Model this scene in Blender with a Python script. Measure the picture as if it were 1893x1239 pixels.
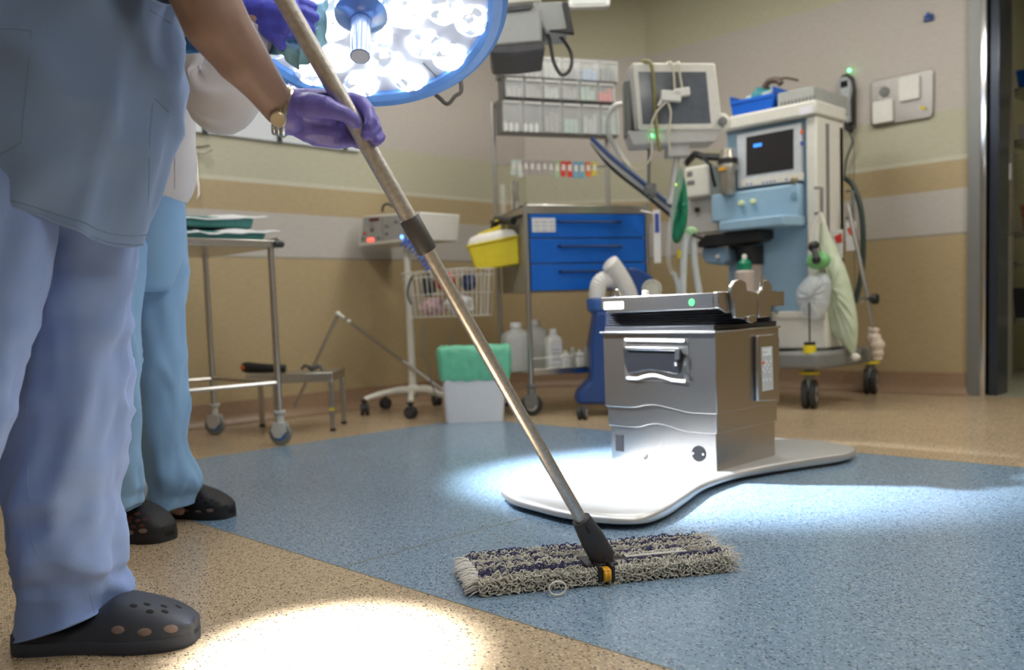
import bpy, math, random
from mathutils import Vector, Matrix, noise
R = random.Random(7)
for o in list(bpy.data.objects): bpy.data.objects.remove(o)
SC = bpy.context.scene
COL = SC.collection
pi = math.pi; sin = math.sin; cos = math.cos
# ---------------------------------------------------------------- camera
FPX = 1650.0; CH = 0.54; PITCH = math.atan(125/FPX); ROLL = 0.035; YAW = math.radians(45)
PCX, PCY = 946.5, 700.0
Fw = Vector((0, cos(PITCH), -sin(PITCH))); R0 = Vector((1, 0, 0)); U0 = Vector((0, sin(PITCH), cos(PITCH)))
Rt = R0*cos(ROLL) - U0*sin(ROLL); Up = U0*cos(ROLL) + R0*sin(ROLL)
ZR = Matrix.Rotation(YAW, 3, 'Z')
Fw, Rt, Up = ZR @ Fw, ZR @ Rt, ZR @ Up
CP = Vector((0, 0, CH))
cd = bpy.data.cameras.new('camera'); cam = bpy.data.objects.new('camera', cd); COL.objects.link(cam)
cam.matrix_world = Matrix(((Rt.x, Up.x, -Fw.x, CP.x), (Rt.y, Up.y, -Fw.y, CP.y), (Rt.z, Up.z, -Fw.z, CP.z), (0, 0, 0, 1)))
cd.sensor_width = 36; cd.sensor_fit = 'HORIZONTAL'; cd.lens = 36*FPX/1893
cd.shift_y = (PCY-619.5)/1893
cd.dof.use_dof = True; cd.dof.focus_distance = 1.72; cd.dof.aperture_fstop = 3.2
cd.clip_start = .02
SC.camera = cam
SC.view_settings.view_transform = 'Standard'; SC.view_settings.look = 'None'
SC.view_settings.gamma = 1; SC.view_settings.use_curve_mapping = False
SC.view_settings.exposure = 0.0
# ---------------------------------------------------------------- world + room lights
w = bpy.data.worlds.new('world'); SC.world = w; w.use_nodes = True
w.node_tree.nodes['Background'].inputs[0].default_value = (.8, .86, 1, 1)
w.node_tree.nodes['Background'].inputs[1].default_value = .12
WALLX, WALLY, CEIL = -4.34, 5.14, 2.75

def area(name, loc, tgt, sx, sy, power, col, spread=180):
    l = bpy.data.lights.new(name, 'AREA'); l.shape = 'RECTANGLE'; l.size = sx; l.size_y = sy; l.energy = power; l.color = col
    l.spread = math.radians(spread)
    o = bpy.data.objects.new(name, l); COL.objects.link(o); o.location = loc
    o.rotation_euler = (Vector(tgt)-Vector(loc)).to_track_quat('-Z', 'Y').to_euler(); return o
# ceiling luminaires (housings built with the setting below)
LUM = [(-2.9, 1.2, 22), (-2.9, 3.6, 20), (-.7, 3.9, 20), (-.9, 1.3, 18), (.9, 3.0, 20), (1.2, .2, 22)]
for x, y, p in LUM:
    area('ceiling_light_lamp', (x, y, CEIL-.06), (x, y, 0), 1.15, .55, p, (1, .955, .88))

def ray(px, py):
    return Fw + Rt*((px-PCX)/FPX) - Up*((py-PCY)/FPX)
def G(px, py, z=0):
    d = ray(px, py); return CP + d*((z-CP.z)/d.z)
def WP(px, py, x=None, y=None):
    d = ray(px, py); t = (x/d.x) if x is not None else (y/d.y); return CP + d*t
# ---------------------------------------------------------------- materials
MT = {}
def mat(name, col, rough=.5, metal=0, var=.06, vs=30, bump=0, bs=200, emit=0, alpha=1, trans=0, coat=0, sheen=0, sss=0, spec=.5, stretch=None, ecol=None):
    if name in MT: return MT[name]
    m = bpy.data.materials.new(name); m.use_nodes = True; nt = m.node_tree; b = nt.nodes['Principled BSDF']
    tc = nt.nodes.new('ShaderNodeTexCoord'); vec = tc.outputs['Object']
    if stretch:
        mp = nt.nodes.new('ShaderNodeMapping'); mp.inputs['Scale'].default_value = stretch; nt.links.new(vec, mp.inputs[0]); vec = mp.outputs[0]
    n = nt.nodes.new('ShaderNodeTexNoise'); n.inputs['Scale'].default_value = vs; n.inputs['Detail'].default_value = 3; nt.links.new(vec, n.inputs[0])
    r = nt.nodes.new('ShaderNodeValToRGB'); c = col
    r.color_ramp.elements[0].position = .3; r.color_ramp.elements[1].position = .7
    r.color_ramp.elements[0].color = tuple(max(0, k*(1-var)) for k in c)+(1,)
    r.color_ramp.elements[1].color = tuple(min(1, k*(1+var)) for k in c)+(1,)
    nt.links.new(n.outputs[0], r.inputs[0]); nt.links.new(r.outputs[0], b.inputs['Base Color'])
    b.inputs['Roughness'].default_value = rough; b.inputs['Metallic'].default_value = metal
    b.inputs['Alpha'].default_value = alpha; b.inputs['Transmission Weight'].default_value = trans
    b.inputs['Coat Weight'].default_value = coat; b.inputs['Sheen Weight'].default_value = sheen
    b.inputs['Specular IOR Level'].default_value = spec
    if sss: b.inputs['Subsurface Weight'].default_value = sss; b.inputs['Subsurface Scale'].default_value = .01
    if emit:
        b.inputs['Emission Color'].default_value = tuple(ecol or col)+(1,); b.inputs['Emission Strength'].default_value = emit
    if bump:
        n2 = nt.nodes.new('ShaderNodeTexNoise'); n2.inputs['Scale'].default_value = bs; n2.inputs['Detail'].default_value = 4; nt.links.new(vec, n2.inputs[0])
        bp = nt.nodes.new('ShaderNodeBump'); bp.inputs['Strength'].default_value = bump; bp.inputs['Distance'].default_value = .01
        nt.links.new(n2.outputs[0], bp.inputs['Height']); nt.links.new(bp.outputs[0], b.inputs['Normal'])
    MT[name] = m; return m

def sr(r, g, b):   # sRGB 0-255 -> linear
    f = lambda v: (v/255)/12.92 if v/255 <= .04045 else ((v/255+.055)/1.055)**2.4
    return (f(r), f(g), f(b))
STEEL = mat('steel', (.55, .54, .52), .28, 1, .08, 40, stretch=(1, 1, 12))
BRUSH = mat('brushed_steel', (.42, .4, .38), .26, 1, .05, 60, bump=.04, bs=120, stretch=(1, 1, 14))
PLATE = mat('cast_aluminium', sr(205, 205, 205), .42, .75, .03, 8)
CHROME = mat('chrome', (.8, .8, .8), .12, 1, .02)
ALU = mat('aluminium_tube', (.66, .63, .6), .33, 1, .12, 120, bump=.05, bs=300)
BLACK = mat('black_plastic', (.018, .018, .02), .42, 0, .2)
DGREY = mat('dark_grey_plastic', (.06, .06, .065), .45, 0, .15)
GREY = mat('grey_plastic', sr(120, 122, 120), .45)
LGREY = mat('light_grey_plastic', sr(190, 190, 186), .4)
WHITE = mat('white_plastic', sr(226, 226, 220), .38, 0, .03)
WPAINT = mat('white_painted_metal', sr(220, 219, 210), .32, 0, .03)
RUBBER = mat('rubber', (.03, .03, .032), .65)
BLUEP = mat('blue_drawer', sr(0, 98, 196), .35, 0, .04)
BLUE2 = mat('bright_blue_plastic', sr(10, 95, 205), .4, 0, .05)
PBLUE = mat('pale_blue_panel', sr(150, 184, 208), .4, 0, .03)
NAVY = mat('navy_plastic', sr(30, 66, 128), .38, 0, .06)
YELLOW = mat('yellow_plastic', sr(225, 205, 40), .42, 0, .04, sss=.1)
CREAM = mat('frosted_lid', sr(228, 224, 214), .45, 0, .03)
PAPER = mat('paper', sr(226, 227, 228), .8, 0, .03)
GREENL = mat('green_liner', sr(105, 190, 155), .35, 0, .12, 14, bump=.3, bs=30)
SCREEN = mat('dark_screen', (.012, .013, .016), .12, 0, .2)
GLASSY = mat('clear_plastic', (.85, .88, .87), .15, 0, .02, alpha=.2)
FROST = mat('translucent_bottle', sr(215, 218, 214), .35, 0, .03, alpha=.72)
GREEN = mat('green_plastic', sr(20, 130, 95), .4)
RED = mat('red_plastic', sr(205, 30, 25), .4)
ORANGE = mat('orange_plastic', sr(225, 100, 30), .45)
TEALW = mat('teal_wrap', sr(70, 130, 125), .85, 0, .08, 40, bump=.2, bs=60)
HOSEW = mat('white_hose', sr(222, 220, 214), .5, 0, .03)
LEDG = mat('green_led', (.1, 1, .25), .4, emit=6)
LEDB = mat('blue_led', (.1, .35, 1), .4, emit=6)
LEDR = mat('red_led', (1, .08, .05), .4, emit=3)
TXT = mat('dark_print', (.03, .04, .08), .6)
BTXT = mat('blue_print', sr(60, 80, 170), .6)

# ---------------------------------------------------------------- mesh builder
class MB:
    def __init__(s): s.v = []; s.f = []; s.mi = []; s.m = 0
    def add(s, vs, fs):
        n = len(s.v); s.v += [Vector(p) for p in vs]
        for f in fs: s.f.append([i+n for i in f]); s.mi.append(s.m)
        return s
    def box(s, x0, x1, y0, y1, z0, z1):
        return s.add([(x0,y0,z0),(x1,y0,z0),(x1,y1,z0),(x0,y1,z0),(x0,y0,z1),(x1,y0,z1),(x1,y1,z1),(x0,y1,z1)],
                     [(0,3,2,1),(4,5,6,7),(0,1,5,4),(1,2,6,5),(2,3,7,6),(3,0,4,7)])
    def hexa(s, p):  # 8 points, bottom quad then top quad
        return s.add(p, [(0,3,2,1),(4,5,6,7),(0,1,5,4),(1,2,6,5),(2,3,7,6),(3,0,4,7)])
    def obox(s, c, sz, rot=(0,0,0)):
        M = Matrix.Rotation(rot[2],3,'Z') @ Matrix.Rotation(rot[1],3,'Y') @ Matrix.Rotation(rot[0],3,'X')
        a, b, d = sz[0]/2, sz[1]/2, sz[2]/2
        P = [Vector(c)+M@Vector(q) for q in [(-a,-b,-d),(a,-b,-d),(a,b,-d),(-a,b,-d),(-a,-b,d),(a,-b,d),(a,b,d),(-a,b,d)]]
        return s.hexa(P)
    def rings(s, rs, closed=False, cap=True):
        n = len(rs[0]); vs = [p for r in rs for p in r]; fs = []
        k = len(rs)
        for i in range(k if closed else k-1):
            a = i*n; b = ((i+1) % k)*n
            for j in range(n):
                j2 = (j+1) % n; fs.append((a+j, a+j2, b+j2, b+j))
        if cap and not closed:
            fs.append(tuple(range(n))[::-1]); fs.append(tuple((k-1)*n+j for j in range(n)))
        return s.add(vs, fs)
    def tube(s, pts, r, n=10, closed=False, cap=True, sq=1):
        pts = [Vector(p) for p in pts]; k = len(pts); rs = []
        prev = None
        for i, p in enumerate(pts):
            if closed: t = pts[(i+1) % k]-pts[i-1]
            else: t = pts[min(i+1, k-1)]-pts[max(i-1, 0)]
            t = t.normalized() if t.length > 1e-9 else Vector((0,0,1))
            if prev is None:
                a = Vector((0,0,1)) if abs(t.z) < .9 else Vector((1,0,0)); u = t.cross(a).normalized()
            else:
                u = prev - t*prev.dot(t); u = u.normalized() if u.length > 1e-6 else t.cross(Vector((0,0,1))).normalized()
            prev = u; v = t.cross(u)
            rr = r[i] if isinstance(r, (list, tuple)) else r
            rs.append([p+u*(cos(2*pi*j/n)*rr)+v*(sin(2*pi*j/n)*rr*sq) for j in range(n)])
        return s.rings(rs, closed, cap)
    def cyl(s, p0, p1, r0, r1=None, n=16):
        return s.tube([p0, p1], [r0, r0 if r1 is None else r1], n)
    def lathe(s, prof, c=(0,0,0), n=24, ax='z', M=None):
        c = Vector(c); rs = []
        for r, z in prof:
            ring = []
            for j in range(n):
                a = 2*pi*j/n; q = Vector((r*cos(a), r*sin(a), z))
                if ax == 'x': q = Vector((q.z, q.x, q.y))
                if ax == 'y': q = Vector((q.x, q.z, q.y))
                if M is not None: q = M @ q
                ring.append(c+q)
            rs.append(ring)
        return s.rings(rs)
    def ball(s, c, r, n=14, sc=(1,1,1), M=None):
        c = Vector(c); rs = []
        for i in range(1, n):
            t = pi*i/n - pi/2; ring = []
            for j in range(2*n):
                a = pi*j/n; q = Vector((cos(t)*cos(a)*r*sc[0], cos(t)*sin(a)*r*sc[1], sin(t)*r*sc[2]))
                if M is not None: q = M @ q
                ring.append(c+q)
            rs.append(ring)
        return s.rings(rs)
    def prism(s, poly, d0, d1, ax='y'):   # poly in the two other axes
        n = len(poly)
        if ax == 'y': f = lambda p, d: (p[0], d, p[1])
        elif ax == 'x': f = lambda p, d: (d, p[0], p[1])
        else: f = lambda p, d: (p[0], p[1], d)
        vs = [f(p, d0) for p in poly]+[f(p, d1) for p in poly]
        fs = [tuple(range(n)), tuple(range(2*n-1, n-1, -1))]+[(i, n+i, n+(i+1) % n, (i+1) % n) for i in range(n)]
        return s.add(vs, fs)
    def chain(s, pts, n=12):  # pts = [(vec, r)] spheres + cones : for remeshing
        for i, (p, r) in enumerate(pts):
            s.ball(p, r, 7)
            if i: s.cyl(pts[i-1][0], p, pts[i-1][1]*.985, r*.985, n)
        return s

class Thing:
    def __init__(s, name, label, cat, loc=(0,0,0), rz=0, group=None, M=None):
        s.o = bpy.data.objects.new(name, None); COL.objects.link(s.o); s.o.empty_display_size = .05
        s.M = M if M is not None else Matrix.Translation(Vector(loc)) @ Matrix.Rotation(rz, 4, 'Z')
        s.o.matrix_world = s.M; s.I = s.M.inverted()
        s.o['label'] = label; s.o['category'] = cat
        if group: s.o['group'] = group
    def at(s, px, py, x=None, y=None, z=None):   # local point seen at the pixel on a local plane
        c = s.I @ CP; d = s.I.to_3x3() @ ray(px, py)
        t = (x-c.x)/d.x if x is not None else (y-c.y)/d.y if y is not None else (z-c.z)/d.z
        return c+d*t
    def d(s, px, py, dep):                       # local point at horizontal distance dep in front of the viewpoint
        dd = ray(px, py); f = Vector((-sin(YAW), cos(YAW), 0)); return s.I @ (CP+dd*(dep/dd.dot(f)))
    def loc(s, p): return s.I @ Vector(p)
def finish(o, mats, bevel=0, sub=0, sharp=40, mods=()):
    me = o.data
    for m in (mats if isinstance(mats, (list, tuple)) else [mats]): me.materials.append(m)
    return o
def part(name, mb, mats, parent=None, bevel=0, seg=2, sub=0, sharp=38, remesh=0, smooth=0, label=None, kind=None, thick=0):
    me = bpy.data.meshes.new(name); me.from_pydata([tuple(p) for p in mb.v], [], mb.f)
    for m in (mats if isinstance(mats, (list, tuple)) else [mats]): me.materials.append(m)
    me.polygons.foreach_set('material_index', mb.mi)
    me.polygons.foreach_set('use_smooth', [True]*len(me.polygons)); me.update()
    try: me.set_sharp_from_angle(angle=math.radians(sharp))
    except Exception: pass
    o = bpy.data.objects.new(name, me); COL.objects.link(o)
    if parent is not None: o.parent = parent.o if isinstance(parent, Thing) else parent
    if thick: md = o.modifiers.new('thick', 'SOLIDIFY'); md.thickness = thick; md.offset = 0
    if remesh:
        md = o.modifiers.new('remesh', 'REMESH'); md.mode = 'VOXEL'; md.voxel_size = remesh; md.use_smooth_shade = True
        if smooth: md = o.modifiers.new('smooth', 'SMOOTH'); md.iterations = smooth; md.factor = .5
    if bevel: md = o.modifiers.new('bevel', 'BEVEL'); md.width = bevel; md.segments = seg; md.limit_method = 'ANGLE'; md.angle_limit = math.radians(35)
    if sub: md = o.modifiers.new('subd', 'SUBSURF'); md.levels = sub; md.render_levels = sub
    if label: o['label'] = label
    if kind: o['kind'] = kind
    return o
def solo(name, mb, mats, label, cat, loc=(0,0,0), rz=0, group=None, **k):
    kind = k.pop('kind', None)
    o = part(name, mb, mats, None, **k); o.location = loc; o.rotation_euler = (0, 0, rz)
    o['label'] = label; o['category'] = cat
    if group: o['group'] = group
    if kind: o['kind'] = kind
    return o
def struct(name, mb, mats, parent=None, **k):
    o = part(name, mb, mats, parent, **k)
    if parent is None: o['kind'] = 'structure'
    return o
def copy_tree(src, M=None, label=None, group=None, parent=None):
    c = src.copy(); COL.objects.link(c)
    if parent is not None: c.parent = parent
    for ch in list(src.children): copy_tree(ch, parent=c)
    if M is not None: c.matrix_world = M
    if label: c['label'] = label
    if group: c['group'] = group
    return c
def spline(keys, n):     # Catmull-Rom through tuples
    out = []; k = len(keys)
    for i in range(k-1):
        p0, p1, p2, p3 = keys[max(i-1,0)], keys[i], keys[i+1], keys[min(i+2,k-1)]
        for j in range(n):
            t = j/n
            out.append(tuple(.5*((2*b)+(-a+c)*t+(2*a-5*b+4*c-d)*t*t+(-a+3*b-3*c+d)*t**3) for a, b, c, d in zip(p0, p1, p2, p3)))
    out.append(tuple(keys[-1])); return out
def curve(pts, n=8): return [Vector(p) for p in spline([tuple(p) for p in pts], n)]
def bez(*pts): return curve(pts, 8)
def rrect(x0, x1, y0, y1, r, n=5):
    P = []
    for cx, cy, a0 in ((x1-r, y1-r, 0), (x0+r, y1-r, 90), (x0+r, y0+r, 180), (x1-r, y0+r, 270)):
        for i in range(n+1):
            a = math.radians(a0+90*i/n); P.append((cx+r*cos(a), cy+r*sin(a)))
    return P

# ---------------------------------------------------------------- setting
def wall_mat():
    m = bpy.data.materials.new('wall_panels'); m.use_nodes = True; nt = m.node_tree; b = nt.nodes['Principled BSDF']; L = nt.links.new
    geo = nt.nodes.new('ShaderNodeNewGeometry'); sp = nt.nodes.new('ShaderNodeSeparateXYZ'); L(geo.outputs['Position'], sp.inputs[0])
    mp = nt.nodes.new('ShaderNodeMapping'); mp.inputs['Scale'].default_value = (3, 3, 20); L(geo.outputs['Position'], mp.inputs[0])
    n = nt.nodes.new('ShaderNodeTexNoise'); n.inputs['Scale'].default_value = 9; n.inputs['Detail'].default_value = 5; L(mp.outputs[0], n.inputs[0])
    r = nt.nodes.new('ShaderNodeValToRGB'); r.color_ramp.interpolation = 'CONSTANT'
    e = r.color_ramp.elements; mr = nt.nodes.new('ShaderNodeMath'); mr.operation = 'DIVIDE'; mr.inputs[1].default_value = 3
    L(sp.outputs['Z'], mr.inputs[0]); L(mr.outputs[0], r.inputs[0])
    bands = [(0, sr(178, 160, 124)), (.866, sr(150, 144, 130)), (.872, sr(188, 184, 178)), (1.103, sr(178, 161, 126)), (1.262, sr(200, 199, 180)), (1.278, sr(186, 184, 162)), (1.53, sr(190, 184, 177)), (2.25, sr(190, 187, 160))]
    e[0].position = 0; e[0].color = bands[0][1]+(1,); e[1].position = bands[1][0]/3; e[1].color = bands[1][1]+(1,)
    for z, c in bands[2:]:
        k = e.new(z/3); k.color = c+(1,)
    mx = nt.nodes.new('ShaderNodeMix'); mx.data_type = 'RGBA'; mx.blend_type = 'MULTIPLY'; mx.inputs[0].default_value = .5
    r2 = nt.nodes.new('ShaderNodeValToRGB'); r2.color_ramp.elements[0].position = .3; r2.color_ramp.elements[0].color = (.78,.76,.72,1); r2.color_ramp.elements[1].position = .65; r2.color_ramp.elements[1].color = (1,1,1,1)
    L(n.outputs[0], r2.inputs[0]); L(r.outputs[0], mx.inputs['A']); L(r2.outputs[0], mx.inputs['B']); L(mx.outputs['Result'], b.inputs['Base Color'])
    b.inputs['Roughness'].default_value = .5; return m
WALL = wall_mat()
def floor_mat(name, c0, c1, fleck, light, thr=.5):
    m = bpy.data.materials.new(name); m.use_nodes = True; nt = m.node_tree; b = nt.nodes['Principled BSDF']; L = nt.links.new
    geo = nt.nodes.new('ShaderNodeNewGeometry')
    n = nt.nodes.new('ShaderNodeTexNoise'); n.inputs['Scale'].default_value = 70; n.inputs['Detail'].default_value = 3; L(geo.outputs['Position'], n.inputs[0])
    r = nt.nodes.new('ShaderNodeValToRGB'); r.color_ramp.elements[0].position = .35; r.color_ramp.elements[1].position = .65
    r.color_ramp.elements[0].color = c0+(1,); r.color_ramp.elements[1].color = c1+(1,); L(n.outputs[0], r.inputs[0])
    cur = r.outputs[0]
    wp = nt.nodes.new('ShaderNodeTexNoise'); wp.inputs['Scale'].default_value = 260; L(geo.outputs['Position'], wp.inputs[0])
    ad = nt.nodes.new('ShaderNodeVectorMath'); ad.operation = 'MULTIPLY_ADD'; ad.inputs[1].default_value = (.005,.005,.005); L(wp.outputs['Color'], ad.inputs[0]); L(geo.outputs['Position'], ad.inputs[2])
    for sc, col, pick, size, rot in ((95, fleck, .78, .26, .4), (150, fleck, .6, .2, 1.1), (120, light, .72, .28, 2.0)):
        mp = nt.nodes.new('ShaderNodeMapping'); mp.inputs['Rotation'].default_value = (0, 0, rot); mp.inputs['Scale'].default_value = (1, 1.7, 1); L(ad.outputs[0], mp.inputs[0])
        v = nt.nodes.new('ShaderNodeTexVoronoi'); v.voronoi_dimensions = '2D'; v.inputs['Scale'].default_value = sc; L(mp.outputs[0], v.inputs['Vector'])
        a = nt.nodes.new('ShaderNodeMath'); a.operation = 'LESS_THAN'; a.inputs[1].default_value = size; L(v.outputs['Distance'], a.inputs[0])
        sx = nt.nodes.new('ShaderNodeSeparateColor'); L(v.outputs['Color'], sx.inputs[0])
        g = nt.nodes.new('ShaderNodeMath'); g.operation = 'GREATER_THAN'; g.inputs[1].default_value = pick; L(sx.outputs[0], g.inputs[0])
        mu = nt.nodes.new('ShaderNodeMath'); mu.operation = 'MULTIPLY'; L(a.outputs[0], mu.inputs[0]); L(g.outputs[0], mu.inputs[1])
        mx = nt.nodes.new('ShaderNodeMix'); mx.data_type = 'RGBA'; L(mu.outputs[0], mx.inputs[0]); L(cur, mx.inputs['A']); mx.inputs['B'].default_value = col+(1,)
        cur = mx.outputs['Result']
    L(cur, b.inputs['Base Color'])
    ns = nt.nodes.new('ShaderNodeTexNoise'); ns.inputs['Scale'].default_value = 5; ns.inputs['Detail'].default_value = 4; L(geo.outputs['Position'], ns.inputs[0])
    mr = nt.nodes.new('ShaderNodeMapRange'); mr.inputs['To Min'].default_value = .16; mr.inputs['To Max'].default_value = .3; L(ns.outputs[0], mr.inputs[0]); L(mr.outputs[0], b.inputs['Roughness'])
    bp = nt.nodes.new('ShaderNodeBump'); bp.inputs['Strength'].default_value = .05; bp.inputs['Distance'].default_value = .004
    n3 = nt.nodes.new('ShaderNodeTexNoise'); n3.inputs['Scale'].default_value = 18; L(geo.outputs['Position'], n3.inputs[0]); L(n3.outputs[0], bp.inputs['Height']); L(bp.outputs[0], b.inputs['Normal'])
    return m
BEIGE = floor_mat('beige_vinyl', sr(168, 148, 120), sr(182, 162, 134), sr(70, 58, 48), sr(215, 195, 160))
BLUEF = floor_mat('blue_vinyl', sr(112, 136, 158), sr(128, 152, 174), sr(45, 56, 78), sr(162, 180, 194))
X1, Y0 = 3.2, -2.6
BY0, BY1, BX0 = 1.07, 3.05, -3.36
fl = MB()
xs = [WALLX, BX0, X1]; ys = [Y0, BY0, BY1, WALLY]
fl.add([(x, y, 0) for y in ys for x in xs], [])
for j in range(3):
    for i in range(2):
        fl.m = 1 if (i == 1 and j == 1) else 0
        a = j*3+i; fl.f.append([a, a+1, a+4, a+3]); fl.mi.append(fl.m)
struct('floor', fl, [BEIGE, BLUEF])
SEAM = mat('weld_seam', sr(118, 124, 116), .5)
sm = MB(); xs0 = G(800, 1003).x
sm.box(xs0-.002, xs0+.002, BY0, BY1, 0, .0006); sm.box(BX0, X1, BY0-.0015, BY0+.0015, 0, .0006); sm.box(BX0, X1, BY1-.0015, BY1+.0015, 0, .0006); sm.box(BX0-.0015, BX0+.0015, BY0, BY1, 0, .0006)
struct('trim_1', sm, SEAM)
cA = WP(975, 400, x=WALLX); cB = WP(1200, 400, y=WALLY)
DX0 = WP(1800, 500, y=WALLY).x     # door opening starts
def wallbox(pts, z0, z1, t=.12):
    m = MB()
    for (a, b) in pts:
        a = Vector(a); b = Vector(b); d = (b-a).normalized(); n = Vector((-d.y, d.x))*t
        m.hexa([(a.x,a.y,z0),(b.x,b.y,z0),(b.x+n.x,b.y+n.y,z0),(a.x+n.x,a.y+n.y,z0),(a.x,a.y,z1),(b.x,b.y,z1),(b.x+n.x,b.y+n.y,z1),(a.x+n.x,a.y+n.y,z1)])
    return m
struct('wall_left', wallbox([((WALLX, Y0), (WALLX, cA.y))], 0, CEIL), WALL)
struct('wall_corner', wallbox([((WALLX, cA.y), (cB.x, WALLY))], 0, CEIL), WALL)
struct('wall_back', wallbox([((cB.x, WALLY), (DX0, WALLY)), ((DX0+1.3, WALLY), (X1, WALLY))], 0, CEIL), WALL)
m = MB(); m.box(DX0, DX0+1.3, WALLY, WALLY+.12, 2.15, CEIL); struct('wall_lintel', m, WALL)
struct('wall_right', wallbox([((X1, WALLY), (X1, Y0))], 0, CEIL), WALL)
struct('wall_front', wallbox([((X1, Y0), (WALLX, Y0))], 0, CEIL), WALL)
CEILM = mat('ceiling_paint', sr(225, 223, 214), .8, 0, .02)
m = MB(); m.box(WALLX, X1, Y0, WALLY, CEIL, CEIL+.1); struct('ceiling', m, CEILM)
COVE = mat('cove_skirting', sr(150, 124, 100), .4, 0, .08, 60)
def skirt(a, b, name):
    a = Vector(a); b = Vector(b); d = (b-a).normalized(); n = Vector((d.y, -d.x)); prof = [(0, .12), (.012, .118), (.013, .05), (.022, .02), (.045, .002), (0, .001)]
    m = MB(); r = [[(p.x+n.x*q[0], p.y+n.y*q[0], q[1]) for q in prof] for p in (a, b)]; m.rings(r); struct(name, m, COVE)
skirt((WALLX, Y0), (WALLX, cA.y), 'baseboard_left'); skirt((WALLX, cA.y), (cB.x, WALLY), 'baseboard_corner'); skirt((cB.x, WALLY), (DX0-.01, WALLY), 'baseboard_back')
LUMD = mat('luminaire_diffuser', (1, .97, .92), .5, emit=3.0)
t0 = None
for i, (x, y, p) in enumerate(LUM):
    if t0 is None:
        t0 = Thing('ceiling_luminaire', 'white recessed rectangular ceiling light panel above the room', 'ceiling light', (x, y, CEIL-.05), 0, 'ceiling light panels')
        m = MB()
        for q in ((-.62,.62,-.32,-.29),(-.62,.62,.29,.32),(-.62,-.59,-.29,.29),(.59,.62,-.29,.29)): m.box(*q, 0, .048)
        part('frame', m, WPAINT, t0)
        m = MB(); m.box(-.59,.59,-.29,.29,.02,.03); part('diffuser', m, LUMD, t0)
    else: copy_tree(t0.o, Matrix.Translation((x, y, CEIL-.05)), 'white recessed ceiling light panel above the '+['','stool and stand','blue drawer trolley','front person','right part of the blue floor','place behind the viewer'][i])
# door frame, door room
DF = mat('grey_door_metal', sr(140, 142, 140), .35, .6, .04, 5)
yf = WALLY-.03
def wx(px, y=WALLY, py=400): return WP(px, py, y=y).x
m = MB(); m.box(wx(1789, yf), wx(1811, yf), yf, yf+.2, 0, 2.2); m.box(wx(1811, yf), wx(1811, yf)+1.2, yf, yf+.2, 2.1, 2.2)
struct('door_1', m, DF)
m = MB(); m.box(wx(1812, WALLY), wx(1824, WALLY), WALLY-.02, WALLY+.16, 0, 2.1); struct('trim_2', m, CHROME, bevel=.006)
m = MB(); xx = wx(1826, WALLY); m.box(xx, xx+.045, WALLY+.02, WALLY+.2, 0, 2.1); struct('trim_3', m, mat('dark_door_edge', (.05,.06,.08), .2, .6), bevel=.004)
m = MB(); m.box(DX0-.4, DX0+3.2, WALLY, WALLY+2.6, -.01, 0); struct('floor_storeroom', m, mat('storeroom_vinyl', sr(150, 148, 130), .3, 0, .06))
OLIVE = mat('storeroom_wall', sr(178, 174, 138), .6, 0, .03)
m = MB(); m.box(DX0-.4, DX0+3.2, WALLY+2.5, WALLY+2.6, 0, 2.7); m.box(DX0-.4, DX0-.3, WALLY+.12, WALLY+2.5, 0, 2.7); struct('wall_storeroom', m, OLIVE)
m = MB(); m.box(DX0-.4, DX0+3.2, WALLY+.12, WALLY+2.6, 2.7, 2.75); struct('ceiling_storeroom', m, CEILM)
area('storeroom_lamp', (DX0+1.5, WALLY+1.3, 2.6), (DX0+1.5, WALLY+1.3, 0), .6, .6, 10, (1, .97, .85))
ys_ = WALLY+1.1
m = MB(); m.box(wx(1846, ys_), wx(1869, ys_), ys_, ys_+.05, 0, 2.6); struct('trim_4', m, mat('cabinet_edge', sr(150, 146, 130), .5))
# ---- things in the storeroom
x0 = wx(1867, ys_+.2)
sh = Thing('wire_shelving', 'chrome wire shelving unit seen through the doorway', 'shelving', (x0, ys_+.1, 0))
m = MB()
for x in (.02, 1.1):
    for y in (.0, .45): m.cyl((x, y, 0), (x, y, 2.2), .013)
part('post', m, CHROME, sh)
SZ = []
for py in (165, 260, 430, 485, 590):
    z = WP(1885, py, y=ys_+.1).z; SZ.append(z)
    m = MB(); m.box(0, 1.12, -.01, .46, z-.012, z); m.tube([(0, -.012, z-.03), (1.12, -.012, z-.03)], .004, 6); m.tube([(0, -.012, z), (1.12, -.012, z)], .006, 6)
    part('shelf', m, STEEL, sh)
def bin_(name, lab, x, y, z, sx, sy, sz, mt, cat='box'):
    m = MB(); a, b = sx/2, sy/2
    m.rings([[(-a*.9,-b*.9,0),(a*.9,-b*.9,0),(a*.9,b*.9,0),(-a*.9,b*.9,0)], [(-a,-b,sz),(a,-b,sz),(a,b,sz),(-a,b,sz)], [(-a*.93,-b*.93,sz),(a*.93,-b*.93,sz),(a*.93,b*.93,sz),(-a*.93,b*.93,sz)], [(-a*.85,-b*.85,.01),(a*.85,-b*.85,.01),(a*.85,b*.85,.01),(-a*.85,b*.85,.01)]])
    return solo(name, m, mt, lab, cat, (x, y, z), bevel=.004)
bin_('storage_bin', 'blue plastic bin on the upper shelf in the storeroom', x0+.2, ys_+.3, SZ[0], .32, .3, .13, BLUE2)
bin_('storage_box', 'grey box on the second shelf in the storeroom', x0+.2, ys_+.3, SZ[1], .3, .3, .11, LGREY)
bin_('storage_box', 'brown carton on the middle shelf in the storeroom', x0+.22, ys_+.3, SZ[2], .3, .3, .18, mat('brown_card', sr(120, 60, 35), .8))
bin_('storage_box', 'black crate on the low shelf in the storeroom', x0+.2, ys_+.3, SZ[4], .34, .32, .2, BLACK)
yb = WALLY+.5
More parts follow.
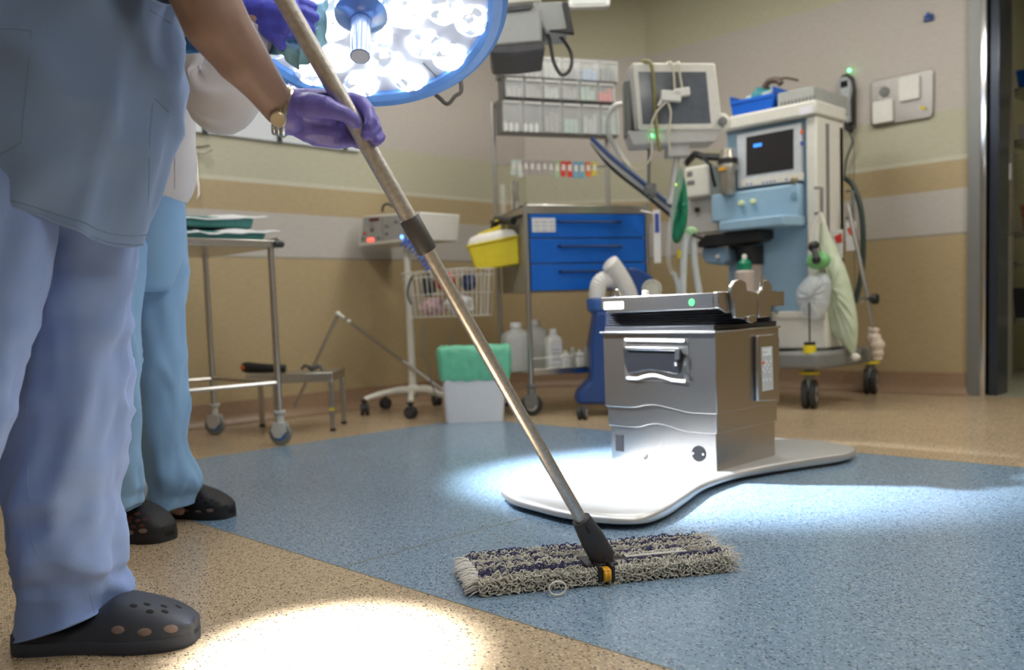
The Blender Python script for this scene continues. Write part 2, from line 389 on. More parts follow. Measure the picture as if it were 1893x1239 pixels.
xb0 = wx(1842, yb)
wb = Thing('wire_basket', 'hanging chrome wire basket rack with a paper tag in the doorway', 'wire rack', (xb0, yb, 0))
m = MB(); zt = WP(1855, 290, y=yb).z; zb = WP(1855, 435, y=yb).z
for i in range(9): m.cyl((i*.022, 0, zb), (i*.022, 0, zt), .0012, n=5)
for i in range(12): z = zb+(zt-zb)*i/11; m.cyl((0, 0, z), (.18, 0, z), .0012, n=5)
part('wire_back', m, STEEL, wb)
m = MB()
for i in range(8):
    z = zb+i*.012
    m.tube([(0,0,z),(0,-.1,z),(.18,-.1,z),(.18,0,z)], .0014, 5)
for i in range(9): m.cyl((i*.022,-.1,zb),(i*.022,-.1,zb+.085), .0014, n=5)
m.box(0,.18,-.1,0,zb-.003,zb)
part('basket', m, STEEL, wb)
m = MB(); c = wb.at(1858, 318, y=-.01); m.box(c.x-.03, c.x+.03, -.006, -.004, c.z-.045, c.z+.045); part('paper_tag', m, PAPER, wb)

# ---- on the walls
t = Thing('socket_panel', 'stainless steel wall panel with sockets beside the door frame', 'wall panel', WP(1668, 182, y=WALLY))
ax = [t.at(1612, 192, y=0).x, t.at(1727, 175, y=0).x]; zz = [t.at(1668, 227, y=0).z, t.at(1668, 140, y=0).z]
m = MB(); m.prism(rrect(ax[0], ax[1], zz[0], zz[1], .02), -.018, -.002); part('plate', m, BRUSH, t, bevel=.004)
def on(t, px0, py0, px1, py1, yl, th, mt, name, ref=None, r=0, **k):
    a = t.at(px0, py0, y=yl); b = t.at(px1, py1, y=yl); m = MB()
    x0, x1 = sorted((a.x, b.x)); z0, z1 = sorted((a.z, b.z))
    if r: m.prism(rrect(x0, x1, z0, z1, r), yl-th, yl)
    else: m.box(x0, x1, yl-th, yl, z0, z1)
    return part(name, m, mt, ref or t, **k)
on(t, 1664, 146, 1701, 182, -.018, .02, WHITE, 'socket_cover', r=.006)
on(t, 1616, 190, 1652, 224, -.018, .02, WHITE, 'socket_cover', r=.006)
m = MB(); c = t.at(1635, 170, y=-.018); m.cyl((c.x, -.018, c.z), (c.x, -.026, c.z), .028, n=20); m.cyl((c.x, -.026, c.z), (c.x, -.03, c.z), .016, n=20); part('gas_outlet', m, [GREY], t)
m = MB(); c = t.at(1707, 200, y=-.018); m.obox((c.x, -.024, c.z), (.03, .012, .012), (0, .5, 0)); part('yellow_tag', m, YELLOW, t)
for px, py in ((1619, 160), (1722, 140), (1722, 207), (1619, 225)): m = MB(); c = t.at(px, py, y=-.018); m.ball((c.x, -.019, c.z), .006, 6); part('screw', m, CHROME, t)
t = Thing('wall_hook', 'small blue wall hook high up left of the door frame', 'hook', WP(1718, 32, y=WALLY))
m = MB(); m.box(-.025,.025,-.012,-.002,-.022,.012); part('plate', m, NAVY, t, bevel=.003)
m = MB(); m.tube([(0,-.01,.02),(0,-.03,.012),(0,-.035,-.005)], .006, 8); part('hook', m, BLUE2, t)
t = Thing('wall_handset', 'grey handheld meter with small display hanging in a wall holder with a green light', 'handset', WP(1566, 190, y=WALLY))
def bodyprof(t, pts, y0, y1):
    P = [t.at(px, py, y=y0) for px, py in pts]; return [(p.x, p.z) for p in P]
m = MB(); m.prism(bodyprof(t, [(1550,150),(1556,138),(1566,135),(1574,142),(1578,165),(1578,235),(1570,245),(1560,240),(1556,190)], -.04, 0), -.04, -.002); part('holder', m, BLACK, t, bevel=.006)
m = MB(); m.prism(bodyprof(t, [(1548,155),(1554,143),(1562,141),(1570,148),(1572,165),(1569,185),(1570,225),(1562,228),(1557,185),(1549,168)], -.075, 0), -.075, -.04); part('handset_body', m, mat('meter_grey', sr(170,176,182), .4), t, bevel=.008)
on(t, 1554, 151, 1567, 160, -.0755, .002, SCREEN, 'display')
on(t, 1560, 188, 1567, 196, -.0755, .002, BTXT, 'keypad')
m = MB(); c = t.at(1570, 130, y=-.03); m.ball((c.x, -.03, c.z), .009, 8); part('indicator_light', m, LEDG, t)
m = MB(); c = t.at(1572, 246, y=-.02); c2 = t.at(1563, 330, y=-.02); m.tube(bez((c.x,-.03,c.z), (c.x+.02,-.04,c.z-.06), (c.x-.02,-.03,c.z-.15), (c2.x,-.03,c2.z)), .006, 8); part('cable', m, DGREY, t)
# left wall: whiteboard with hooks
t = Thing('whiteboard', 'large pale whiteboard on the left wall behind the people', 'whiteboard', (WALLX, 0, 0))
zc = WP(500, 262, x=WALLX).z; a = WP(255, 240, x=WALLX); b = WP(662, 275, x=WALLX)
m = MB(); m.box(.003, .02, a.y, b.y, zc, zc+.95); part('board', m, mat('board_face', sr(214, 220, 226), .35, 0, .02), t, bevel=.003)
for px, py in ((378, 241), (516, 256), (637, 270)):
    m = MB(); c = WP(px, py, x=WALLX+.02); m.box(.02, .03, c.y-.012, c.y+.012, c.z-.02, c.z+.02); part('clip', m, BLACK, t)
t = Thing('wall_rail_hook', 'thin steel hook rail on the left wall beside the white jacket', 'hook', (WALLX, WP(368, 275, x=WALLX).y, 0))
c = WP(368, 275, x=WALLX); zz = WP(355, 360, x=WALLX).z
m = MB(); m.tube([(.02, -.03, c.z), (.03, -.03, zz), (.04,-.05, zz-.03)], .006, 8); m.tube([(.02,-.03,c.z),(.05,-.01,c.z),(.05,.03,c.z+.01)], .007, 8); m.tube([(.02,-.03,c.z-.02),(.05,-.0,c.z-.03),(.06,.04,c.z-.01)], .005, 8)
m.cyl((.001,-.03,c.z),(.02,-.03,c.z),.01); part('rail', m, STEEL, t)

FV = Vector((-sin(YAW), cos(YAW), 0))
def DP(px, py, dep):
    d = ray(px, py); return CP + d*(dep/d.dot(FV))
def yt(name, label, cat, px, py, dep, group=None, rz=YAW):
    return Thing(name, label, cat, DP(px, py, dep), rz, group)
def poly_on(t, pts, yl, th, mt, name, ax='y', **k):
    m = MB()
    if ax == 'y': P = [t.at(a, b, y=yl) for a, b in pts]; m.prism([(p.x, p.z) for p in P], yl-th, yl)
    else: P = [t.at(a, b, x=yl) for a, b in pts]; m.prism([(p.y, p.z) for p in P], yl, yl+th, 'x')
    return part(name, m, mt, k.pop('ref', None) or t, **k)
def caster(t, x, y, r=.05, rz=0, body=GREY, wheel=RUBBER, hub=LGREY, ztop=None, twin=False, name='caster', wth=.024):
    c, s = cos(rz), sin(rz); e = Vector((c, s, 0)); n = Vector((-s, c, 0)); o = Vector((x, y, r))
    zt = ztop or 2*r+.035
    m = MB(); m.cyl((x, y, zt-.012), (x, y, zt), r*.55)
    B = Matrix(((e.x, n.x, 0), (e.y, n.y, 0), (0, 0, 1)))
    for sd in ([-1, 1] if not twin else [0]):
        yy = sd*(wth*.5+.006) if sd else 0; hw = .003 if sd else .006
        pl = [(-r*.3, r*2), (r*.75, r*1.95), (r*.9, r*1.2), (r*.3, r*.6), (-r*.25, r*.7), (-r*.5, r*1.3)]
        P0 = [o+B@Vector((p[0]-r*.2, yy-hw, p[1]-r)) for p in pl]; P1 = [o+B@Vector((p[0]-r*.2, yy+hw, p[1]-r)) for p in pl]
        m.rings([P0, P1])
    m.cyl((x, y, r*1.9), (x, y, zt), r*.35)
    cs = part(name, m, body, t, bevel=.001)
    for sd in ([-1, 1] if twin else [0]):
        yo = sd*(wth*.5+.004)
        w_ = MB(); M2 = B @ Matrix.Rotation(pi/2, 3, 'X')
        w_.lathe([(r*.6,-wth/2),(r*.92,-wth/2),(r,-wth*.3),(r,wth*.3),(r*.92,wth/2),(r*.6,wth/2)], o+n*yo, 24, M=M2)
        w_.m = 1; w_.lathe([(r*.58,-wth*.52),(r*.58,wth*.52)], o+n*yo, 20, M=M2)
        w_.m = 0; w_.lathe([(r*.2,-wth*.6),(r*.2,wth*.6)], o+n*yo, 12, M=M2)
        part('wheel', w_, [wheel, hub], cs)
    return cs

# ================================================================ operating table pedestal
o = G(1325, 873, .035)
T = Thing('operating_table_column', 'stainless steel operating table column on a curved cast metal base plate', 'operating table', (o.x, o.y, 0))
out = [(925,905),(945,920),(990,933),(1040,945),(1100,953),(1150,956),(1195,953),(1235,938),(1270,915),(1305,893),(1360,874),(1430,860),(1500,849),(1560,840),(1582,832),(1570,823),(1500,813),(1440,810),(1380,806),(1200,815),(1125,850),(1050,862),(990,877),(940,892)]
P = [T.at(a, b, z=.034) for a, b in out]
C = curve([tuple(p) for p in P]+[tuple(P[0])], 4)[:-1]
cen = sum((Vector(p) for p in C), Vector())/len(C)
m = MB()
def off(P, k, z): return [Vector((p.x+(cen.x-p.x)/max((cen-p).length,.01)*k, p.y+(cen.y-p.y)/max((cen-p).length,.01)*k, z)) for p in P]
m.rings([off(C,.012,.012), off(C,.001,.017), off(C,0,.024), off(C,.004,.031), off(C,.012,.035), off(C,.03,.0365)][::1])
part('base_plate', m, PLATE, T, sharp=50)
m = MB(); m.rings([off(C,.05,.0), off(C,.045,.013)]); part('base_foot', m, RUBBER, T)
xl = T.at(1131, 847, y=0).x; zt = T.at(1324, 615, y=-.014).z; yb_ = T.at(1433, 842, x=0).y
def section(pts, yo, ztop, name, xo, yr):
    P = [T.at(a, b, y=-yo) for a, b in pts]; P = curve([(p.x, p.z, 0) for p in P], 4)
    L_ = xl-xo; poly = [(L_, P[0].y)]+[(min(max(p.x, L_), xo), p.y) for p in P[1:-1]]+[(xo, P[-1].y), (xo, ztop), (L_, ztop)]
    m = MB(); m.prism(poly, -yo, yr); return part(name, m, BRUSH, T, sharp=30, bevel=.0015)
m = MB(); m.box(xl, 0, 0, yb_, .03, .2); part('lower_section', m, BRUSH, T, bevel=.0015)
section([(1125,786),(1152,789),(1178,790.5),(1197,786),(1216,784),(1240,790),(1265,797.6),(1295,801),(1325,802.7)], .006, .3, 'middle_section', .006, yb_+.004)
up_ = section([(1117,750.8),(1145,753),(1173,753.6),(1192,749.8),(1210.5,749),(1232.5,753.6),(1270,762.7),(1295,765),(1325,766)], .013, zt, 'upper_section', .012, yb_+.01)
m = MB(); m.box(xl-.02, .018, -.024, yb_+.016, zt, zt+.006); part('top_flange', m, STEEL, T, bevel=.002)
z1 = T.at(1320, 572, y=-.02).z; zp = T.at(1318, 541, y=-.04).z
m = MB(); m.box(xl-.006, .008, -.012, yb_+.006, zt+.006, zt+.022); part('bellows_collar', m, BLACK, T, bevel=.003)
m = MB(); rs = []; nb = 7; zb0, zb1 = zt+.02, z1+.004
for i in range(nb*4+1):
    z = zb0+(zb1-zb0)*i/(nb*4); oo = .009*sin(i*pi/2)
    rs.append([(xl+.006-oo,-.004-oo,z),(.0+oo,-.004-oo,z),(.0+oo,yb_+oo,z),(xl+.006-oo,yb_+oo,z)])
m.rings(rs); part('bellows', m, mat('bellows_rubber', (.09,.09,.1), .35, 0, .1), T, sharp=20)
xt0 = T.at(1111, 552, y=-.04).x; xt1 = T.at(1318, 541, y=-.04).x
m = MB(); m.prism([(xt0, zp), (xt1, zp), (xt1, z1+.002), (xt0+.03, z1-.002), (xt0, z1+.012)], -.04, yb_+.03); part('top_plate', m, BRUSH, T, bevel=.002)
ye = T.at(1436, 537, x=xt1+.02).y
m = MB(); m.prism([(-.04, zp+.002), (ye, zp+.002), (ye, z1+.018), (ye-.05, z1-.006), (-.0, z1-.012), (-.04, z1+.004)], xt1, xt1+.018, 'x'); part('side_rail', m, BRUSH, T, bevel=.003)
poly_on(T, [(1345,540),(1346,528),(1352,519),(1362,516),(1372,522),(1374,537),(1393,541),(1393,588),(1385,592),(1352,588),(1349,562)], xt1+.018, .014, BRUSH, 'clamp_jaw', 'x', bevel=.003)
poly_on(T, [(1394,570),(1394,542),(1402,535),(1403,520),(1412,517),(1420,528),(1418,586),(1396,588)], xt1+.018, .014, BRUSH, 'clamp_jaw', 'x', bevel=.003)
poly_on(T, [(1378,585),(1393,582),(1394,594),(1384,598),(1377,594)], xt1+.032, .01, BRUSH, 'clamp_pin', 'x', bevel=.002)
m = MB(); c = T.at(1408, 512, x=xt1+.026); m.cyl((c.x, c.y, c.z-.03), (c.x, c.y, c.z+.004), .006); part('clamp_bolt', m, CHROME, T)
m = MB(); c = T.at(1130, 545, y=.06); m.prism([(c.x, zp), (c.x+.012, zp), (c.x+.022, zp+.018), (c.x+.034, zp), (c.x+.042, zp), (c.x+.028, zp+.026), (c.x+.018, zp+.026)], .06, .075); part('table_hook', m, CHROME, T, bevel=.001)
m = MB(); c = T.at(1190, 545, y=.06); m.box(c.x-.007, c.x+.007, .06, .08, zp, zp+.018); part('table_lug', m, WHITE, T, bevel=.003)
on(T, 1117, 559, 1153, 571, -.04, .0015, WHITE, 'white_label')
m = MB(); c = T.at(1279, 559, y=-.04); m.cyl((c.x,-.0415,c.z),(c.x,-.04,c.z),.0105, n=24); m.m = 1; m.cyl((c.x,-.042,c.z),(c.x,-.0415,c.z),.002, n=10); part('round_sticker', m, [mat('green_sticker', sr(60,190,90), .5), TXT], T)
# front recess with black pull
FY = -.013
def strip(pts, th, yo, mt, name):
    P = curve([tuple(T.at(a, b, y=FY)) for a, b in pts], 5); m = MB(); m.tube([(p.x, FY-.001, p.z) for p in P], th, 8, sq=.8); return part(name, m, mt, T)
poly_on(T, [(1153,624),(1272,626),(1274,708),(1156,704)], FY, .0012, STEEL, 'handle_recess')
strip([(1158,629),(1190,629.5),(1230,630),(1267,631)], .0075, 0, BRUSH, 'recess_rim')
strip([(1161,699),(1178,700),(1192,696),(1210,694),(1228,698),(1245,703),(1269,705)], .0075, 0, BRUSH, 'recess_rim')
hd = poly_on(T, [(1155,643),(1200,641),(1258,645),(1262,668),(1256,692),(1228,687),(1205,684),(1185,688),(1165,690),(1158,672)], FY, .012, mat('gloss_black', (.012,.012,.014), .18, 0, .1), 'pull_handle', bevel=.003)
poly_on(T, [(1157,641),(1256,643),(1256,649),(1158,647)], FY-.012, .006, STEEL, 'handle_lip', ref=hd, bevel=.002)
m = MB(); c = T.at(1252, 671, y=FY-.012); m.cyl((c.x, FY-.012, c.z), (c.x, FY-.024, c.z), .006, n=14); m.ball((c.x+.003, FY-.024, c.z-.003), .006, 7); part('latch_knob', m, CHROME, hd)
poly_on(T, [(1250,645),(1259,645),(1259,664),(1250,664)], FY-.012, .008, BLACK, 'latch', ref=hd, bevel=.001)
m = MB(); c = T.at(1292, 839, y=0); m.cyl((c.x,-.003,c.z),(c.x,0,c.z),.0245, n=32); m.m = 1
for dx in (-.018, .018): m.cyl((c.x+dx,-.005,c.z),(c.x+dx,-.003,c.z),.0035, n=12)
part('round_cap', m, [mat('matt_black', (.012,.012,.014), .7, 0, .1, spec=.2), CHROME], T)
on(T, 1138, 803, 1153, 835, 0, .002, mat('matt_black', (0,0,0)), 'power_socket')
m = MB(); c = T.at(1192, 848, y=0); m.cyl((c.x,-.012,c.z),(c.x,0,c.z),.005); m.ball((c.x,-.012,c.z+.008),.005,6); part('valve', m, CHROME, T)
on(T, 1222, 815, 1224, 860, 0, .001, STEEL, 'service_seam')
# control panel on the right face
cp = poly_on(T, [(1393,620),(1428,616),(1434,625),(1434,736),(1428,741),(1394,742)], .012, .014, BRUSH, 'control_housing', 'x', bevel=.005)
kp = poly_on(T, [(1407,642),(1427,640),(1429,720),(1409,724)], .026, .0015, LGREY, 'keypad', 'x', ref=cp)
poly_on(T, [(1409,645),(1425,643),(1425,657),(1410,659)], .0275, .001, WHITE, 'display', 'x', ref=cp)
m = MB()
for px, py in ((1411,651),(1414,651.5),(1417,651)): c = T.at(px, py, x=.0285); m.box(c.x, c.x+.0006, c.y-.002, c.y+.002, c.z-.0015, c.z+.0015)
part('display_text', m, TXT, cp)
m = MB()
for px, py in ((1417,669),(1424,668),(1414,676),(1421,675),(1411,683),(1418,682),(1425,682),(1414,688),(1422,688),(1411,703),(1417,702.5),(1424,702)):
    c = T.at(px, py, x=.0275); M2 = Matrix.Rotation(pi/2, 3, 'Y'); m.lathe([(.0042,0),(.0042,.0012)], c, 12, M=M2)
part('buttons', m, PAPER, cp)
m = MB(); c = T.at(1410.5, 671, x=.0275); m.lathe([(.0055,0),(.0055,.002)], c, 12, M=Matrix.Rotation(pi/2,3,'Y')); part('stop_button', m, ORANGE, cp)

# ================================================================ blue drawer trolley
o = G(984, 768)
T = Thing('drawer_trolley', 'steel drawer trolley with three blue drawers in front of the wall corner', 'trolley', (o.x, o.y, 0), math.radians(65))
W_, D_ = .69, .45; ztop = T.at(978, 382, y=0).z; zd = [T.at(985, q, y=-.005).z for q in (395, 441, 488, 539)]; zsh = T.at(985, 690, y=0).z
gt = T.at(917, 190, y=D_).z
for x in (0, W_):
    m = MB(); m.cyl((x, 0, .13), (x, 0, ztop+.02), .0135, n=14); part('post', m, STEEL, T)
    m = MB(); m.cyl((x, D_, .13), (x, D_, gt), .0135, n=14); part('rear_post', m, STEEL, T)
m = MB(); m.box(-.005, W_+.005, -.01, D_+.01, ztop-.035, ztop); m.box(-.005, W_+.005, -.012, -.006, ztop-.035, ztop+.008); part('worktop', m, STEEL, T, bevel=.003)
m = MB(); m.box(.015, W_-.015, .01, D_-.02, zd[3], ztop-.036); part('drawer_cabinet', m, mat('cabinet_side', sr(150,142,125), .45), T)
for i in range(3):
    m = MB(); m.box(.018, W_-.018, -.012, .012, zd[i+1]+.003, zd[i]-.003); dr = part('drawer', m, BLUEP, T, bevel=.002)
    zc = zd[i]-.045; m = MB(); m.tube([(.17,-.012,zc+.006),(.175,-.035,zc),(.52,-.035,zc),(.525,-.012,zc+.006)], .006, 8); part('handle', m, mat('dark_blue_handle', sr(15,40,85), .4), dr)
a = T.at(982, 403, y=-.014); b = T.at(1027, 429, y=-.014)
m = MB(); m.box(a.x+.004, b.x, -.0145, -.0125, b.z, a.z); m.m = 1
for i in range(3):
    for j in range(3): m.box(a.x+.014+i*.042, a.x+.044+i*.042, -.0155, -.0145, a.z-.022-j*.02, a.z-.019-j*.02)
part('drawer_label', m, [PAPER, GREY], T)
m = MB(); m.box(0, W_, 0, D_, zsh-.012, zsh); m.box(0, W_, -.006, 0, zsh-.012, zsh+.02); m.tube([(0,-.004,zsh+.075),(W_,-.004,zsh+.075)], .004, 6); part('bottom_shelf', m, STEEL, T, bevel=.002)
m = MB(); m.box(.24, W_, -.009, -.006, zsh-.015, zsh+.01); part('shelf_bumper', m, NAVY, T)
for x, y in ((0,0),(W_,0),(0,D_),(W_,D_)): caster(T, x, y, .055, -.6+y, body=GREY, hub=LGREY, ztop=.16)
# rail, rack of bins
zr = T.at(930, 303, y=D_).z
m = MB(); m.tube([(0, D_, zr), (W_, D_, zr)], .006, 8); m.tube([(0, D_, gt-.02), (W_, D_, gt-.02)], .008, 8); part('cross_rail', m, STEEL, T)
m = MB(); zq = T.at(975, 372, y=0).z; m.tube([(0,0,zq-.02),(-.0,.2,zq-.03),(-.0,D_,zq-.05)], .006, 8); m.tube([(-.03,.1,zq-.09),(-.05,.3,zq-.06),(-.03,.42,zq-.1)], .02, 8); part('side_rail', m, BLACK, T)
yr_ = D_-.12
rk = []
rows = [((925,185),(1140,190),(1140,248),(925,243), 6), ((930,143),(1133,150),(1133,183),(930,180), 6), ((925,100),(1138,110),(1138,147),(925,141), 6)]
for ri, (a, b, c, d, n) in enumerate(rows):
    A = T.at(*a, y=yr_); B = T.at(*b, y=yr_); Dd = T.at(*d, y=yr_)
    z1_, z0_ = A.z, Dd.z; x0_, x1_ = A.x, B.x; dy = .0
    m = MB(); m.box(x0_, x1_, yr_+.06, yr_+.075, z0_-.004, z1_+.004); m.box(x0_, x1_, yr_+.0, yr_+.07, z0_-.008, z0_-.002)
    m.box(x0_-.006, x0_-.001, yr_, yr_+.07, z0_-.008, z1_+.004); m.box(x1_+.001, x1_+.006, yr_, yr_+.07, z0_-.008, z1_+.004)
    rkp = part('bin_rack', m, mat('rack_grey', sr(128,126,122), .4, alpha=.75), T)
    for i in range(n):
        xa = x0_+(x1_-x0_)*i/n+.003; xb = x0_+(x1_-x0_)*(i+1)/n-.003; zt_ = z1_-.006
        m = MB(); m.box(xa, xb, yr_-.03, yr_-.0275, z0_, zt_); m.box(xa, xa+.002, yr_-.028, yr_+.055, z0_, zt_); m.box(xb-.002, xb, yr_-.028, yr_+.055, z0_, zt_); m.box(xa, xb, yr_-.028, yr_+.055, z0_, z0_+.002)
        m.m = 1; m.box(xa+.006, xb-.006, yr_-.034, yr_-.03, zt_-.014, zt_-.004)
        part('tilt_bin', m, [GLASSY, mat('bin_label', sr(185,185,182), .6)], rkp)
        # contents
        cols = [mat('dark_pack', sr(75,85,82), .6), mat('grey_pack', sr(130,124,122), .7), mat('pale_pack', sr(160,166,162), .6), mat('green_pack', sr(140,170,155), .7), RED, mat('blue_pack', sr(120,150,190), .6)]
        if ri == 0 and i < 2:
            for k in range(3):
                xx = xa+.02+k*.032; m = MB(); m.lathe([(.011,0),(.011,.036),(.006,.042),(.006,.05)], (0,0,0), 12); m.m = 1; m.lathe([(.0075,.046),(.0075,.056)], (0,0,0), 10)
                wpt = T.M @ Vector((xx, yr_+.0, z0_+.003))
                solo('medicine_vial', m, [WHITE, GREY], '%s small white vial in the %s clear bin of the lowest rack row' % (['left','middle','right'][k], ['first','second'][i]), 'vial', wpt, math.radians(65), group='vials in the clear bins')
        else:
            ci = [[0,0,1,3,2,3],[1,1,2,1,3,4],[1,1,2,0,5,0]][ri][i]
            m = MB()
            for k in range(3):
                hh = (zt_-z0_)*R.uniform(.45,.8)
                m.obox(((xa+xb)/2+(k-1)*.028, yr_+.012, z0_+hh/2+.004), (.026, .05, hh), (0, R.uniform(-.06,.06), 0))
            col_n = ['dark','grey','pale','green','red','blue'][ci]
            pos_n = ['first','second','third','fourth','fifth','last'][i]; row_n = ['lowest','middle','top'][ri]
            q = part('supply_packets', m, cols[ci], None, bevel=.003); q.matrix_world = T.M
            q['label'] = f'{col_n} packets in the {pos_n} clear bin of the {row_n} rack row'; q['category'] = 'packets'; q['group'] = 'packets in the clear bins'
# packets clipped on the rail
PKC = [mat('p_pale', sr(200,212,205), .6), mat('p_green', sr(165,190,150), .6), mat('p_grey', sr(175,165,165), .6), mat('p_red', sr(215,60,50), .6), mat('p_blue', sr(110,170,200), .6), mat('p_orange', sr(230,120,50), .6), mat('p_yellow', sr(215,200,70), .6)]
ORD = ['first ','second ','third ','fourth ','fifth ']; seq = [0,0,2,2,2,2,2,1,3,3,4,4,5,6]; nm = ['pale','green','grey','red','blue','orange','yellow']; mm = {0:0,1:1,2:2,3:3,4:4,5:5,6:6}
for i, c in enumerate(seq):
    a = T.at(948+i*11.5, 300, y=D_-.012)
    m = MB(); h = R.uniform(.075, .095)
    m.obox((0, -.006, -h/2+.02), (.03, .008, h), (0, R.uniform(-.12,.12), 0)); m.m = 1; m.obox((0,-.011,-h*.3+.01),(.022,.002,h*.4))
    q = solo('ampoule_packet', m, [PKC[c], mat('pk_print', sr(225,222,215), .6)], f'{ORD[seq[:i].count(c)]}{nm[c]} ampoule packet from the left on the trolley rail', 'packet', T.M @ Vector((a.x, D_-.012, zr)), math.radians(65), group='packets hanging on the rail', bevel=.001)
# cylinders behind worktop
t2 = Thing('steel_canister', 'polished steel canister standing on the left rear of the trolley top', 'canister', T.M @ Vector((.06, .3, ztop)))
m = MB(); hc = T.at(965, 338, y=.3).z-ztop; m.lathe([(.022,0),(.024,.004),(.024,hc),(.02,hc+.004)], n=24); part('can', m, CHROME, t2)
t2 = Thing('glass_tube', 'clear tube standing next to the steel canister on the trolley top', 'tube', T.M @ Vector((-.0, .33, ztop)))
m = MB(); m.lathe([(.014,0),(.014,hc*.95)], n=16); part('tube', m, GLASSY, t2)
def crumple(name, label, loc, r, mt, sc=(1,1,.6), seed=1, amp=.35, cat='cloth', group=None, fr=3.2):
    m = MB(); m.ball((0,0,0), r, 16, sc)
    for i, v in enumerate(m.v):
        n = noise.fractal(v*(fr/r)*.35+Vector((seed*7.3,0,0)), .8, 2, 3); m.v[i] = v*(1+amp*n)
    zmin = min(v.z for v in m.v)
    for v in m.v: v.z -= zmin
    return solo(name, m, mt, label, cat, loc, group=group)
for i, (px, cl, sz) in enumerate(((1008, WHITE, .02), (1050, WHITE, .018))):
    a = T.at(px, 381, y=.1); crumple('swab', ['small white swab on the trolley top, left one', 'small white swab on the trolley top, right one'][i], T.M @ Vector((a.x, .1, ztop)), sz, cl, seed=i)
a = T.at(1146, 381, y=.1); crumple('cap', 'small green cap on the trolley top', T.M @ Vector((a.x, .1, ztop)), .016, GREEN, seed=5, amp=.1)
# side leaflet on right
q = yt('document_holder', 'narrow white document holder with blue print right of the blue drawers', 'document holder', 1215, 440, 4.75)
on(q, 1207, 388, 1222, 486, 0, .006, PAPER, 'sheet'); on(q, 1210, 395, 1219, 430, -.006, .001, BTXT, 'print')
m = MB(); a = q.at(1207, 388, y=.01); b = q.at(1204, 388, y=.012); m.tube([(a.x,.006,a.z-.02),(a.x-.06,.03,a.z)], .004, 6); part('bracket', m, STEEL, q)
# jugs and bottles on the bottom shelf
def bottle(name, label, px, w, hgt, ydep, mt, cap=WHITE, neck=.4, sq=True, group=None, lab=False):
    a = T.at(px, 690, z=zsh) if False else T.at(px, 640, y=ydep)
    t = Thing(name, label, 'bottle', T.M @ Vector((a.x, ydep, zsh)), math.radians(65), group)
    m = MB(); r = w/2; rs = []
    for z, k in ((0,.92),(.01,1),(hgt*.7,1),(hgt*.78,.9),(hgt*.86,neck),(hgt*.93,neck)):
        rs.append([(p[0]*k, p[1]*k*.8, z) for p in rrect(-r, r, -r, r, r*.5 if sq else r*.99, 5)])
    m.rings(rs); part('body', m, mt, t)
    m = MB(); m.lathe([(r*neck*1.05,hgt*.9),(r*neck*1.05,hgt)], n=16); part('cap', m, cap, t)
    if lab: m = MB(); m.box(-r*.7, r*.7, -r*.8-.002, -r*.8-.001, hgt*.15, hgt*.6); m.m = 1; [m.box(-r*.5, r*.5, -r*.8-.003, -r*.8-.002, hgt*(.25+.08*k), hgt*(.27+.08*k)) for k in range(4)]; part('bottle_label', m, [PAPER, GREY], t)
bottle('jug', 'large translucent jug on the bottom trolley shelf, left of the front post', 955, .15, .26, .2, FROST)
bottle('jug', 'translucent jug on the bottom trolley shelf just behind the front post', 990, .13, .27, .3, FROST)
bottle('dispenser_bottle', 'white bottle with a printed label on the bottom trolley shelf', 1023, .09, .22, .12, WHITE, lab=True)
for i, px in enumerate((1045, 1058, 1071, 1083)):
    bottle('small_bottle', ['first','second','third','fourth'][i]+' small white bottle from the left, right of the labelled bottle on the bottom shelf', px, .045, .105+.01*(i%2), .06+.08*(i % 2), FROST if i % 2 else WHITE, group='small bottles on the bottom shelf')
# sharps container
q = yt('sharps_container', 'yellow sharps container with frosted lid hanging left of the blue drawers', 'container', 912, 460, 4.7)
a = [q.at(*p, y=0) for p in ((865,455),(958,436),(960,488),(880,500))]
m = MB(); dpt = .13
b0 = [Vector((p.x, 0, p.z)) for p in a]
m.hexa([b0[3], b0[2], b0[2]+Vector((0,dpt*.85,0)), b0[3]+Vector((0,dpt*.85,0)), b0[0], b0[1], b0[1]+Vector((.01,dpt,0)), b0[0]+Vector((-.01,dpt,0))])
part('tub', m, YELLOW, q, bevel=.008, seg=3)
m = MB(); d = (b0[1]-b0[0]); u = d.normalized()
m.tube([b0[0]+Vector((-.004,-.006,0)), b0[1]+Vector((.004,-.006,0)), b0[1]+Vector((.014,dpt+.004,0)), b0[0]+Vector((-.014,dpt+.004,0)), b0[0]+Vector((-.004,-.006,0))], .005, 6); part('rim', m, YELLOW, q)
m = MB(); rs = []
up = Vector((-u.z, 0, u.x))
for k, hh in ((1,0),(.97,.02),(.85,.04),(.6,.05),(.3,.053)):
    c = (b0[0]+b0[1])/2+Vector((0,dpt/2,0))+up*hh; L2 = (b0[1]-b0[0]).length/2
    rs.append([c+u*(p[0]*L2*k)+Vector((0,p[1]*dpt/2*k,0)) for p in rrect(-1,1,-1,1,.3,4)])
m.rings(rs); part('lid', m, CREAM, q)
m = MB(); a = q.at(882, 436, y=.06); b = q.at(927, 420, y=.06); m.hexa([a+Vector((0,-.03,-.012)), b+Vector((0,-.03,-.012)), b+Vector((0,.03,-.012)), a+Vector((0,.03,-.012)), a+Vector((.006,-.03,.01)), b+Vector((0,-.03,.01)), b+Vector((0,.03,.01)), a+Vector((.006,.03,.01))]); part('hatch', m, YELLOW, q, bevel=.004)
m = MB(); a = q.at(928, 438, y=.02); b = q.at(936, 410, y=.06); m.tube(bez(a, q.at(935,425,y=.03), b, q.at(915,408,y=.08)), .0035, 6); part('strap', m, YELLOW, q)
m = MB(); a = q.at(907, 412, y=.09); b = q.at(972, 400, y=.12); m.tube([a, b], .014, 8); part('mount', m, BLACK, q)

